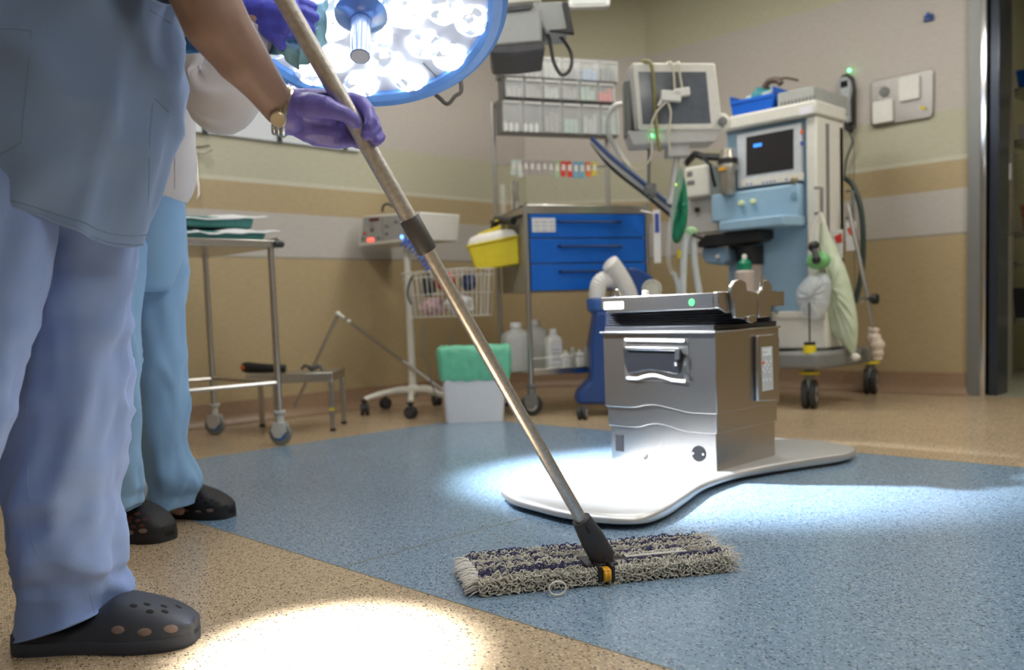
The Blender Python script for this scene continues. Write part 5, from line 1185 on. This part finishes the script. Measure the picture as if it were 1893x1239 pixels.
# ================================================================ people
SKIN = mat('skin', sr(146,120,109), .55, 0, .05, 25, sss=.08, bump=.05, bs=300)
SKIN2 = mat('skin_pale', sr(200,160,140), .55, 0, .04, 25, sss=.08)
def cloth_mat(name, col, rough=.85):
    return mat(name, col, rough, 0, .04, 8, bump=.12, bs=500, sheen=.15)
GLOVE = mat('nitrile_glove', sr(112,106,194), .42, 0, .06, 40, bump=.25, bs=90, sss=.05, stretch=(1,.5,.35))
CLOG = mat('clog_foam', sr(52,58,72), .6, 0, .06, 60)
CLOG2 = mat('clog_foam_dark', sr(24,24,28), .6, 0, .06, 60)
HOLE = mat('clog_hole', (.004,.004,.005), .8); HOLEL = mat('sock_seen_through_hole', sr(120,105,100), .8)
def clog(T, heel, toe, wd, hgt, m1, name='clog', holes=True):
    heel = Vector(heel); toe = Vector(toe); e = (toe-heel); L = e.length; e.normalize(); s_ = Vector((-e.y, e.x, 0)); m = MB(); rs = []
    keys = [(0,.30,.30,.012),(.03,.62,.46,.0),(.12,.78,.5,0),(.3,.76,.5,0),(.42,.8,.62,.0),(.55,.92,.92,0),(.62,1,.98,0),(.72,1.04,.9,0),(.84,.98,.76,.001),(.91,.86,.64,.003),(.96,.68,.52,.006),(.99,.46,.42,.010),(1,.28,.34,.013)]
    C = spline(keys, 4)
    def prof(j, n, w_, h_, z0):
        a = 2*pi*j/n; x = cos(a); z = sin(a)
        if z < 0: z = -abs(z)**.5*.0
        xx = math.copysign(abs(x)**.75, x); zz = max(z, 0)**.9
        fl = 1.06 if z <= .12 else 1.0
        return xx*w_*fl, z0+zz*(h_-z0)
    n = 28
    for t_, w_, h_, z0 in C:
        hh = hgt*max(h_, .05); ww = wd/2*w_; ring = []
        for j in range(n):
            a = 2*pi*j/n; x = cos(a); z = sin(a)
            if z < 0: px_ = math.copysign(abs(x)**.8, x)*ww*.94; pz = z0*1.0
            else: px_ = math.copysign(abs(x)**.55, x)*ww; pz = z0+.028*min(1, hh/.03)*min(1, z/.35) if z < .35 else z0+.028*min(1,hh/.03)+(hh-.028-z0)*((z-.35)/.65)**.75 if hh > .03 else z0+hh*z
            ring.append(heel+e*(t_*L)+s_*px_+Vector((0,0,pz)))
        rs.append(ring)
    m.rings(rs); o = part(name, m, m1, T, sharp=60)
    m = MB(); rs = []     # sole lip
    for (z, k) in ((0,.985),(.006,1.03),(.019,1.035),(.023,1.0)):
        ring = []
        left = [(t_, w_) for t_, w_, h_, z0 in C]
        for t_, w_ in left: ring.append(heel+e*(t_*L)+s_*(wd/2*w_*k)+Vector((0,0,z)))
        for t_, w_ in left[::-1]: ring.append(heel+e*(t_*L)-s_*(wd/2*w_*k)+Vector((0,0,z)))
        rs.append(ring)
    m.rings(rs); part('sole', m, m1, o, sharp=60)
    return o, (lambda t_, a: None)
def surf_holes(T, o, spots, mt, r=.007, name='vent_hole', sc=(1.25,.8,1)):
    # discs seated on the clog surface: find the surface point by casting along the view through the pixel
    dg = o.data; bvh = None
    from mathutils.bvhtree import BVHTree
    bvh = BVHTree.FromPolygons([v.co for v in dg.vertices], [p.vertices for p in dg.polygons])
    org = T.I @ CP
    m = MB()
    for px, py in spots:
        d = (T.I.to_3x3() @ ray(px, py)).normalized(); hit, nrm, idx, dist = bvh.ray_cast(org, d)
        if hit is None: continue
        if nrm.dot(d) > 0: nrm = -nrm
        x = Vector((1,0,0)); x = (x-nrm*x.dot(nrm)).normalized(); y = nrm.cross(x)
        M3 = Matrix(((x.x,y.x,nrm.x),(x.y,y.y,nrm.y),(x.z,y.z,nrm.z)))
        m.lathe([(.2*r,.0009),(r*.9,.0008),(r,.0002)], hit, 12, M=M3 @ Matrix.Diagonal((sc[0],sc[1],1)))
    if m.v: part(name, m, mt, o, kind='stuff' if False else None)
def ring_loft(T, rows, dep0, n=40, fold=None, sub=8, ryk=1.0, zmin=None):
    """rows: (px centre, py, half width px, depth, ry/rx) -> rings"""
    C = spline(rows, sub); rs = []
    for k, (cx, py, hw, dep, q_) in enumerate(C):
        c = T.d(cx, py, dep); rx = hw*dep/FPX; ry = rx*q_; ring = []
        for j in range(n):
            a = 2*pi*j/n; f = 1+(fold(a, py, k/len(C)) if fold else 0)
            ring.append(Vector((c.x+cos(a)*rx*f, c.y+sin(a)*ry*f, c.z)))
        rs.append(ring)
    return rs
def fnoise(a, y, s, fr=1.0): return noise.noise(Vector((cos(a)*fr*2, sin(a)*fr*2, y)) + Vector((s*9.1, 0, 0)))

# ---------------- person in front
T1 = Thing('person', 'person in blue scrubs and dark clogs holding the mop pole with a purple glove', 'person', tuple(G(150, 1195))[:2]+(0,), YAW)
P = T1.d
hip = P(110, 300, 1.45)
body = MB()
body.chain([(P(130, 300, 1.48), .07), (P(135, 600, 1.5), .055), (P(130, 1000, 1.5), .04), (P(115, 1150, 1.5), .035)])
body.chain([(P(40, 300, 1.42), .07), (P(-50, 650, 1.33), .055), (P(-150, 1000, 1.28), .04), (P(-200, 1180, 1.28), .035)])
body.chain([(P(85, 330, 1.44), .085), (P(95, 150, 1.43), .1), (P(110, -60, 1.43), .1), (P(130, -260, 1.44), .1), (P(150, -400, 1.45), .09), (P(165, -480, 1.44), .055), (P(180, -540, 1.43), .055)])
sh = P(235, -330, 1.33); el = P(368, -5, 1.33); wr = P(517, 200, 1.445)
body.chain([(P(180, -340, 1.42), .08), (sh, .062), (P(320, -150, 1.32), .056), (P(358, -55, 1.32), .052), (P(397, 38, 1.335), .050), (P(445, 106, 1.37), .042), (P(487, 158, 1.41), .033), (wr, .029), (P(540, 207, 1.452), .02)])
body.chain([(P(160, -340, 1.5), .08), (P(230, -280, 1.62), .06), (P(300, -120, 1.66), .05), (P(345, 20, 1.6), .045), (P(380, -60, 1.5), .038), (P(410, -150, 1.42), .03)])
# feet
body.chain([(P(115, 1160, 1.5), .03), (P(200, 1160, 1.5), .024), (P(290, 1165, 1.495), .014)])
body.chain([(P(-200, 1190, 1.28), .034), (P(-130, 1270, 1.27), .024)])
hd = P(205, -660, 1.43)
body.ball(hd, .095, 12, (.85, .9, 1.15)); body.ball(hd+Vector((.06,-.005,-.06)), .05, 8, (1,.9,.9)); body.ball(hd+Vector((.095,0,-.01)), .016, 6, (1.2,.7,1.4)); body.ball(hd+Vector((0,-.088,0)), .02, 6, (1,.5,1.5)); body.ball(hd+Vector((0,.088,0)), .02, 6, (1,.5,1.5))
part('body', body, SKIN, T1, remesh=.006, smooth=6)
m = MB()
for s_ in (-1, 1): m.ball(hd+Vector((.083,.032*s_,.012)), .011, 8, (.6,1,.7))
part('eyes', m, mat('eye_white', (.7,.7,.7), .2), T1)
m = MB(); m.tube([hd+Vector((.09,-.022,-.055)), hd+Vector((.1,0,-.053)), hd+Vector((.09,.022,-.055))], .006, 6); part('mouth', m, mat('lips', sr(150,80,75), .5), T1)
m = MB(); m.ball(hd+Vector((-.012,0,.02)), .1, 12, (.92,.95,1.12)); hr = m
for i, v in enumerate(m.v):
    q_ = v-hd
    if q_.x > .03 and q_.z < .05: m.v[i] = hd+q_*.8
part('surgical_cap', m, cloth_mat('cap_cloth', sr(120,160,195)), T1)
SCRUB = cloth_mat('scrub_blue', sr(118,144,186)); TROU = cloth_mat('trouser_blue', sr(126,152,206)); SCRUB2 = cloth_mat('trouser_light_blue', sr(135,175,212))
def fold_leg(seed, hemy, amp=1):
    def f(a, y, t_):
        w1 = fnoise(a, y*.004, seed+11, .7)
        v = .07*fnoise(a, y*.004, seed, .8)+.06*sin(3*a+y*.005+seed+2.5*w1)
        v += .075*(1-2.2*abs(sin(2.5*a+y*.009+seed*2+3*w1)))*(.35+.65*abs(fnoise(a, y*.005, seed+7)))
        v += .06*(1-2*abs(noise.noise(Vector((a*1.1+y*.006, y*.012-a*.6, seed)))*2))*(.5+.5*sin(y*.01+a))
        d = (hemy-y)
        if 0 < d < 330: v += .12*amp*(1-2*abs(sin(d*.027+.9*sin(a+seed)+.5+1.6*w1)))*(1-d/330)**.8*(.7+.3*cos(a))
        kn = abs(y-620)
        if kn < 160: v += .03*sin((y-620)*.07+2.2*cos(a))*(1-kn/160)
        return v
    return f
m = MB()
legA = [(140,300,122,1.48,.85),(142,400,116,1.49,.85),(140,500,108,1.5,.9),(135,620,108,1.5,.9),(128,740,112,1.5,.9),(118,860,110,1.5,.9),(112,940,104,1.5,.9),(122,1000,108,1.5,.9),(128,1040,102,1.5,.9),(126,1062,90,1.5,.9),(132,1090,93,1.5,.9),(134,1120,98,1.5,.92),(134,1140,101,1.5,.92)]
rsA = ring_loft(T1, legA, 1.5, 64, fold_leg(1, 1150), 9)
hemz = None
k = len(rsA)
for i in range(k-12, k):        # slanted hem: low at the heel, higher at the instep
    f = (i-(k-13))/12
    for v in rsA[i]:
        u_ = (v.x-rsA[i][32].x)/(rsA[i][0].x-rsA[i][32].x+1e-6)
        v.z += f*(.055*u_-.026)
m.rings(rsA, cap=False)
legB = [(10,300,110,1.39,.8),(-14,390,112,1.37,.8),(-42,550,108,1.34,.85),(-75,700,104,1.3,.9),(-112,830,106,1.27,.9),(-150,1000,100,1.27,.9),(-185,1100,96,1.28,.9),(-205,1200,94,1.28,.9)]
m.rings(ring_loft(T1, legB, 1.28, 48, fold_leg(4, 1210), 8), cap=False)
pel = [(70,200,190,1.42,.62),(70,300,185,1.42,.62),(75,345,170,1.42,.6)]
m.rings(ring_loft(T1, pel, 1.42, 40, None, 4), cap=True)
tr = part('trousers', m, TROU, T1, sharp=85, thick=.002)
# seam along the outside of the near leg
m = MB(); sx = [(108,600,0),(70,660,0),(55,740,0),(52,830,0),(50,920,0),(52,985,0),(62,1020,0),(85,1062,0)]
from mathutils.bvhtree import BVHTree
def stitch(T, src, pts, mt, r, name, parent):
    bvh = BVHTree.FromPolygons(src.v, src.f); org = T.I @ CP; out = []
    for px, py in [p[:2] for p in spline([(a, b, 0) for a, b in pts], 8)]:
        d = (T.I.to_3x3() @ ray(px, py)).normalized(); h, n, i, ds = bvh.ray_cast(org, d)
        if h is not None: out.append(h-d*r*.3)
    if len(out) > 2:
        m = MB(); m.tube(out, r, 5); part(name, m, mt, parent)
srcA = MB(); srcA.rings(rsA, cap=False)
stitch(T1, srcA, [(52,660),(50,740),(50,830),(52,920),(56,985),(70,1030),(92,1052)], mat('seam_shade', sr(110,135,180), .9), .0012, 'side_seam', tr)
stitch(T1, srcA, [(165,1098),(172,1125),(180,1148)], mat('seam_shade', (.2,.2,.2)), .001, 'hem_seam', tr)
# shirt
def fold_shirt(a, y, t_):
    w1 = fnoise(a, y*.004, 31, .8)
    v = .05*fnoise(a, y*.003, 2, .7)+.04*sin(4*a+y*.003)*(.3+.7*t_)
    v += .05*(1-2*abs(sin(3.5*a+y*.0045+1.2+2*w1)))*(.4+.6*t_)
    v += .045*(1-4*abs(noise.noise(Vector((a*1.5+y*.004, y*.006-a*.8, 3)))))
    v += .01*(1-2*abs(sin(15*a+y*.002+2*w1)))*t_**4*max(0, 1)
    return v
rows = [(150,-420,120,1.44,.7),(140,-360,190,1.43,.62),(128,-200,205,1.43,.62),(122,-50,208,1.43,.62),(112,80,212,1.42,.62),(100,200,216,1.42,.62),(88,300,204,1.42,.62),(74,370,190,1.42,.62),(60,415,176,1.42,.62)]
rsS = ring_loft(T1, rows, 1.42, 88, fold_shirt, 9)
k = len(rsS)
for i in range(k-22, k):
    f = ((i-(k-23))/22)**1.3
    for j, v in enumerate(rsS[i]):
        a = 2*pi*j/88; v.z += f*(-.04*max(0,cos(a+.15))**2+.028*(1-max(0,cos(a+.15))))
        if i > k-4:
            pass
m = MB(); m.rings(rsS, cap=False)
# collar opening is out of frame; shoulders closed by yoke
hemr = [v.copy() for v in rsS[-1]]; hem2 = [v.copy() for v in rsS[-4]]
# short sleeve near arm + far arm
slv = [(P(190,-350,1.42), .095), (sh, .088), (P(300,-190,1.32), .083), (P(340,-90,1.32), .076), (P(364,-38,1.322), .074)]
def sleeve(m, pts, n=40, seed=1, fl=.06):
    C = spline([tuple(p)+(r,) for p, r in pts], 6); ctr = [Vector(c[:3]) for c in C]; prev = None; rs = []
    for i, p in enumerate(ctr):
        t_ = (ctr[min(i+1,len(ctr)-1)]-ctr[max(i-1,0)]).normalized(); u = t_.cross(Vector((0,1,0))).normalized(); v = t_.cross(u)
        rs.append([p+(u*cos(2*pi*j/n)+v*sin(2*pi*j/n))*C[i][3]*(1+fl*sin(3*2*pi*j/n+i*.3+seed)+fl*1.1*(1-2.4*abs(sin(i*.16*(36/max(len(ctr),1))*1.6+1.7*sin(2*pi*j/n+seed)+2*noise.noise(Vector((cos(2*pi*j/n)*1.5, sin(2*pi*j/n)*1.5, i*.06+seed))))))+fl*.8*noise.noise(Vector((cos(2*pi*j/n)*2, sin(2*pi*j/n)*2, i*.25+seed*5)))) for j in range(n)])
    m.rings(rs, cap=False); return rs
sleeve(m, slv, seed=1, fl=.03)
shirt = part('scrub_top', m, SCRUB, T1, sharp=85, thick=.0025)
m = MB(); sleeve(m, [(P(160,-340,1.5), .09), (P(235,-260,1.62), .085), (P(300,-120,1.68), .08), (P(335,-20,1.66), .075), (P(345,60,1.64), .07)], seed=3, fl=.03)
part('far_sleeve', m, cloth_mat('sleeve_bright_blue', sr(90,150,205)), T1, sharp=85, thick=.003)
srcS = MB(); srcS.rings(rsS, cap=False)
mh = MB(); mh.tube(hemr, .0026, 6, closed=True); part('hem', mh, SCRUB, shirt)
mh = MB(); mh.tube([(v-Vector((70,0,0))*0)+(v-sum(hem2, Vector())/len(hem2)).normalized()*.0012 for v in hem2], .0009, 4, closed=True); part('hem_stitching', mh, mat('shirt_seam', sr(100,128,156), .9), shirt)
mh = MB(); mh.tube(rsA[-1], .002, 6, closed=True); part('trouser_hem', mh, TROU, tr)
SEA = mat('shirt_seam', sr(108,136,158), .9)
stitch(T1, srcS, [(-20,55),(20,54),(58,58)], SEA, .0014, 'pocket_seam', shirt)
stitch(T1, srcS, [(58,58),(52,140),(42,220),(40,262)], SEA, .0014, 'pocket_seam', shirt)
stitch(T1, srcS, [(40,262),(22,275),(-10,290)], SEA, .0014, 'pocket_seam', shirt)
stitch(T1, srcS, [(282,190),(276,260),(275,330),(272,385)], SEA, .0014, 'side_seam', shirt)
stitch(T1, srcS, [(276,18),(300,34),(318,45)], SEA, .0014, 'chest_pocket_seam', shirt)
stitch(T1, srcS, [(285,182),(300,196),(312,208)], SEA, .0014, 'side_pocket_seam', shirt)
# glove
dP = None
def pole_at(py):
    s_ = pole_px(py); w_ = Pb+(Pt-Pb)*s_; return w_, (w_-CP).dot(FV)
w_, dH = pole_at(215)
g = MB(); H = lambda px, py, dd: T1.d(px, py, dH+dd)
g.chain([(H(532,192,-.01), .024), (H(570,190,-.006), .023), (H(610,188,.012), .020), (H(632,188,.03), .016)])
g.chain([(H(532,205,0), .027), (H(565,213,.004), .030), (H(600,215,.014), .027), (H(625,212,.034), .017)])
g.chain([(H(538,222,.004), .022), (H(572,236,.008), .025), (H(610,243,.018), .021), (H(634,240,.036), .014)])
g.chain([(H(545,230,.008), .017), (H(585,252,.014), .017), (H(625,260,.024), .014), (H(640,262,.034), .011)])
g.chain([(H(545,198,-.012), .022), (H(575,196,-.022), .021), (H(603,197,-.028), .017)])
# thumb
g.chain([(H(590,198,-.025), .018), (H(615,203,-.031), .0148), (H(637,211,-.032), .0125), (H(652,221,-.029), .0112), (H(657,228,-.026), .0095)])
# fingers wrapping behind the pole and curling to the front on its right
g.chain([(H(625,190,.032), .0135), (H(650,184,.034), .0125), (H(669,190,.024), .0115), (H(682,206,.008), .011), (H(686,224,-.006), .0105), (H(681,234,-.012), .0088)])
g.chain([(H(628,210,.036), .013), (H(660,208,.036), .0125), (H(688,220,.022), .0115), (H(694,238,.006), .0108), (H(684,248,-.008), .010), (H(676,250,-.012), .0088)])
g.chain([(H(630,232,.036), .0125), (H(662,232,.036), .012), (H(690,240,.024), .0108), (H(702,253,.010), .010), (H(696,261,-.002), .0088)])
g.chain([(H(635,252,.034), .011), (H(662,264,.034), .0105), (H(682,266,.026), .0095), (H(690,262,.014), .0085)])
# cuff
part('glove', g, GLOVE, T1, remesh=.0026, smooth=4, label='purple glove gripping the pole')
m = MB(); d_ = (H(560,212,0)-H(517,200,-.005)).normalized(); c0 = H(535,205,0)
u = d_.cross(Vector((0,1,0))).normalized(); v = d_.cross(u); rs = []
for s_, r in ((-.010,.039),(-.007,.0385),(.0,.037),(.012,.0345),(.026,.031)):
    rs.append([c0+d_*s_+(u*cos(2*pi*j/36)*r*1.02+v*sin(2*pi*j/36)*r*.95)*(1+.02*sin(j*1.7+s_*80)) for j in range(36)])
m.rings(rs, cap=False); part('glove_cuff', m, GLOVE, T1, sharp=85, thick=.0012)
# watch
wc = H(525, 205, -.004); m = MB()
for s_ in (-.007, 0, .007):
    m.tube([wc+d_*s_+(u*cos(2*pi*j/28)*.0375+v*sin(2*pi*j/28)*.0365) for j in range(28)], .0042, 6, closed=True)
wt = part('wristwatch', m, mat('watch_steel', sr(190,180,160), .25, .9, .2, 200), T1, label='steel wristwatch with a pale gold face')
fc = Vector((0,0,0)); tgt = T1.I @ DP(514, 222, dH); best = min(range(64), key=lambda j: ((wc+(u*cos(2*pi*j/64)*.04+v*sin(2*pi*j/64)*.038)) - (tgt+Vector((0,-.03,0)))).length)
nrm = (u*cos(2*pi*best/64)*.042+v*sin(2*pi*best/64)*.04); q_ = wc+nrm; nn = nrm.normalized(); yy_ = nn.cross(d_).normalized(); M3 = Matrix(((d_.x,yy_.x,nn.x),(d_.y,yy_.y,nn.y),(d_.z,yy_.z,nn.z)))
m = MB(); m.lathe([(.012,-.004),(.0125,.003),(.011,.005)], q_, 24, M=M3); part('watch_face', m, mat('gold', sr(225,212,185), .3, .6), wt)
# clogs
h_, t_ = G(32, 1200), G(366, 1183)
o, _ = clog(T1, T1.loc(h_+Vector((0,0,0))), T1.loc(t_), .115, .088, CLOG)
surf_holes(T1, o, [(247,1120),(277,1131),(305,1131),(272,1117),(303,1121),(330,1122)], HOLE, .005)
surf_holes(T1, o, [(218,1165),(267,1169),(316,1163)], HOLEL, .0085, 'side_vent', (1.35,.8,1))
t2_ = G(-30, 1310); h2_ = G(-350, 1330)
clog(T1, T1.loc(h2_), T1.loc(t2_), .115, .088, CLOG)
# chest print
m = MB()
for i, (px, py) in enumerate(((313,1),(318,3),(323,5))): c = T1.d(px, py, 1.30); m.obox(c, (.003,.001,.006), (0,.3,0))

# ---------------- person behind
T2 = Thing('person', 'person behind in a white jacket and light blue trousers wiping the lamp', 'person', tuple(G(290, 975))[:2]+(0,), YAW)
P = T2.d
body = MB()
body.chain([(P(280, 400, 2.38), .055), (P(290, 640, 2.4), .045), (P(305, 850, 2.41), .036), (P(300, 925, 2.43), .028), (P(335, 945, 2.42), .016)])
body.chain([(P(235, 400, 2.28), .055), (P(212, 660, 2.2), .045), (P(215, 880, 2.18), .036), (P(208, 960, 2.19), .028), (P(235, 985, 2.19), .016)])
body.chain([(P(255, 390, 2.33), .075), (P(262, 220, 2.33), .1), (P(265, 60, 2.33), .115), (P(265, -90, 2.33), .12), (P(265, -170, 2.33), .08), (P(270, -230, 2.32), .05), (P(275, -270, 2.31), .05)])
body.chain([(P(280, -120, 2.28), .07), (P(325, -60, 2.2), .055), (P(375, 90, 2.12), .048), (P(400, 180, 2.08), .045), (P(440, 110, 2.05), .04), (P(478, 40, 2.03), .029), (P(495, 25, 2.02), .027)])
body.chain([(P(230, -120, 2.4), .07), (P(200, -50, 2.5), .055), (P(190, 100, 2.5), .045), (P(220, 200, 2.42), .035)])
hd = P(285, -345, 2.3)
body.ball(hd, .095, 12, (.85,.9,1.15)); body.ball(hd+Vector((.06,-.01,-.06)), .05, 8); body.ball(hd+Vector((.095,0,-.01)), .015, 6, (1.2,.7,1.4)); body.ball(hd+Vector((0,-.088,0)), .02, 6, (1,.5,1.5)); body.ball(hd+Vector((0,.088,0)), .02, 6, (1,.5,1.5))
part('body', body, SKIN2, T2, remesh=.008, smooth=5)
m = MB()
for s_ in (-1, 1): m.ball(hd+Vector((.083,.032*s_,.012)), .011, 8, (.6,1,.7))
part('eyes', m, mat('eye_white', (.7,.7,.7)), T2)
m = MB(); m.ball(hd+Vector((-.012,0,.02)), .101, 12, (.92,.95,1.12))
for i, v_ in enumerate(m.v):
    q_ = v_-hd
    if q_.x > .03 and q_.z < .05: m.v[i] = hd+q_*.8
part('surgical_cap', m, cloth_mat('cap_cloth', (.3,.4,.5)), T2)
def fold_leg2(seed, hemy):
    def f(a, y, t_):
        w1 = fnoise(a, y*.007, seed+11, .7)
        v = .08*fnoise(a, y*.006, seed, .8)+.04*sin(3*a+y*.012+seed+2*w1)
        v += .085*(1-2.2*abs(sin(y*.022+1.6*sin(a+seed)+2.5*w1)))*(.5+.5*abs(fnoise(a, y*.01, seed+2)))
        d = hemy-y
        if 0 < d < 160: v += .08*sin(d*.09+1.4*sin(a+seed))*(1-d/160)
        return v
    return f
m = MB()
legR = [(275,370,62,2.38,1.1),(285,450,60,2.39,1.1),(285,560,56,2.4,1.1),(290,660,52,2.4,1.1),(300,740,50,2.4,1.05),(300,810,44,2.4,1),(312,860,48,2.41,1),(322,895,50,2.41,1),(318,915,46,2.41,1),(312,935,46,2.41,1),(310,945,47,2.41,1)]
rr_ = ring_loft(T2, legR, 2.4, 56, fold_leg2(2, 945), 8)
for i in range(len(rr_)-10, len(rr_)):
    f = (i-(len(rr_)-11))/10
    for v_ in rr_[i]: u_ = (v_.x-rr_[i][28].x)/(rr_[i][0].x-rr_[i][28].x+1e-6); v_.z += f*(.045*u_-.015)
m.rings(rr_, cap=False)
legL = [(215,370,62,2.25,1.1),(205,560,56,2.2,1.1),(208,700,48,2.18,1),(215,800,44,2.18,1),(220,860,44,2.18,1),(228,895,42,2.18,1),(222,915,40,2.18,1),(218,935,44,2.18,1),(214,958,46,2.18,1)]
rr_ = ring_loft(T2, legL, 2.2, 56, fold_leg2(5, 955), 8)
for i in range(len(rr_)-10, len(rr_)):
    f = (i-(len(rr_)-11))/10
    for v_ in rr_[i]: u_ = (v_.x-rr_[i][28].x)/(rr_[i][0].x-rr_[i][28].x+1e-6); v_.z += f*(.05*u_-.02)
m.rings(rr_, cap=False)
m.rings(ring_loft(T2, [(252,330,84,2.32,.8),(252,400,86,2.32,.85),(252,470,84,2.32,.85),(250,540,60,2.32,.8)], 2.3, 40, None, 4))
part('trousers', m, SCRUB2, T2, sharp=85, thick=.002)
def fold_j(a, y, t_): return .05*fnoise(a, y*.012, 8, 1)+.02*sin(4*a+y*.02)+.03*sin(y*.06+2*a)*max(0, t_-.8)*4
rowsJ = [(268,-180,60,2.33,.9),(265,-140,100,2.33,.85),(262,0,100,2.33,.85),(260,120,94,2.33,.85),(256,220,98,2.33,.85),(254,300,101,2.33,.85),(252,350,99,2.33,.85),(250,378,90,2.33,.85)]
m = MB(); m.rings(ring_loft(T2, rowsJ, 2.33, 64, fold_j, 8), cap=False)
JK = cloth_mat('white_jacket_cloth', sr(214,208,205))
C = [(P(280,-120,2.28), .085), (P(325,-50,2.2), .082), (P(370,60,2.12), .085), (P(392,120,2.09), .09), (P(402,165,2.07), .088), (P(425,160,2.06), .08), (P(450,110,2.05), .07), (P(470,60,2.04), .045), (P(480,38,2.03), .036)]
sleeve(m, C, 44, seed=2, fl=.06)
jk = part('white_jacket', m, JK, T2, sharp=85, thick=.003)
m = MB(); c = T2.d(322,108,2.18); m.tube([c, c+Vector((0,-.002,-.02))], .004, 8); m.obox(c+Vector((0,-.002,-.035)), (.008,.005,.02)); part('zip_pull', m, mat('zip_white', sr(225,225,225), .4), jk, bevel=.001)
m = MB(); m.tube([T2.d(323,y,2.195) for y in (95,150,200,250,300,350)], .0015, 5); part('zip_seam', m, mat('zip_seam', sr(185,180,178), .9), jk)
# glove wiping
dG = 2.02; g = MB(); H = lambda px, py, dd: T2.d(px, py, dG+dd)
g.chain([(H(470,20,.02), .034), (H(500,22,0), .036), (H(530,30,-.01), .032)])
g.chain([(H(475,45,.02), .03), (H(505,50,0), .032), (H(528,50,-.01), .026)])
g.chain([(H(470,2,.02), .028), (H(505,5,0), .03), (H(530,12,-.01), .026)])
for k, (a0, a1, a2) in enumerate((((530,0),(556,4),(578,12)), ((534,14),(560,22),(582,32)), ((534,30),(556,42),(574,54)), ((530,48),(546,60),(560,72)))):
    g.chain([(H(*a0,-.005), .015), (H(*a1,0), .013), (H(*a2,.02), .0115)])
g.chain([(H(495,55,-.01), .018), (H(512,72,-.012), .015), (H(520,84,-.005), .012)])
part('glove', g, mat('nitrile_glove_dark', sr(84,84,190), .4, 0, .08, 40, bump=.1, bs=120), T2, remesh=.0035, smooth=3, label='purple glove pressing the cloth')
h_, t_ = G(262, 948), G(428, 957); 
h_ = G(256, 946); o, _ = clog(T2, T2.loc(h_), T2.loc(t_), .105, .09, CLOG2)
surf_holes(T2, o, [(372,921),(362,926),(380,930),(392,925),(402,930),(368,934),(386,936)], HOLE, .0055)
surf_holes(T2, o, [(344,945),(366,947),(388,944)], HOLEL, .0075, 'side_vent', (1.4,.65,1))
h_ = G(165, 985); t_ = G(314, 1000); o, _ = clog(T2, T2.loc(h_), T2.loc(t_), .11, .1, CLOG2)
surf_holes(T2, o, [(240,944),(227,950),(254,950),(240,958),(222,964),(238,965),(255,963),(268,961),(246,974),(262,972)], mat('clog_hole_reddish', sr(82,44,44), .8), .0058)
surf_holes(T2, o, [(218,988),(240,985),(264,982)], HOLEL, .0085, 'side_vent', (1.4,.7,1))
# wiping cloth
q = Thing('wiping_cloth', 'crumpled teal wiping cloth pressed on the lamp by the gloved hand', 'cloth', DP(560, 70, 2.06), YAW)
nx, ny = 26, 26; vs = []; fs = []
cr = [(540,0),(600,5),(603,110),(560,130),(500,112),(505,60)]
A_, B_, C_, D_2 = q.at(495,30,y=0), q.at(603,-8,y=0), q.at(600,128,y=0), q.at(500,112,y=0)
for i in range(nx+1):
    for j in range(ny+1):
        u_, v_ = i/nx, j/ny; p = (A_*(1-u_)+B_*u_)*(1-v_)+(D_2*(1-u_)+C_*u_)*v_
        n1 = noise.noise(Vector((u_*5, v_*3, 1))); n2 = noise.noise(Vector((u_*9, v_*7, 4)))
        vs.append(p+Vector((n2*.006, .05*(v_-.5)*-1+n1*.03+n2*.012, -.012*n1+.01*sin(u_*9)*v_)))
for i in range(nx):
    for j in range(ny): a = i*(ny+1)+j; fs.append((a, a+1, a+ny+2, a+ny+1))
m = MB(); m.add(vs, fs); part('cloth_sheet', m, mat('teal_cloth', sr(125,165,168), .8, 0, .08, 30, sheen=.2), q, thick=.002, sharp=85)
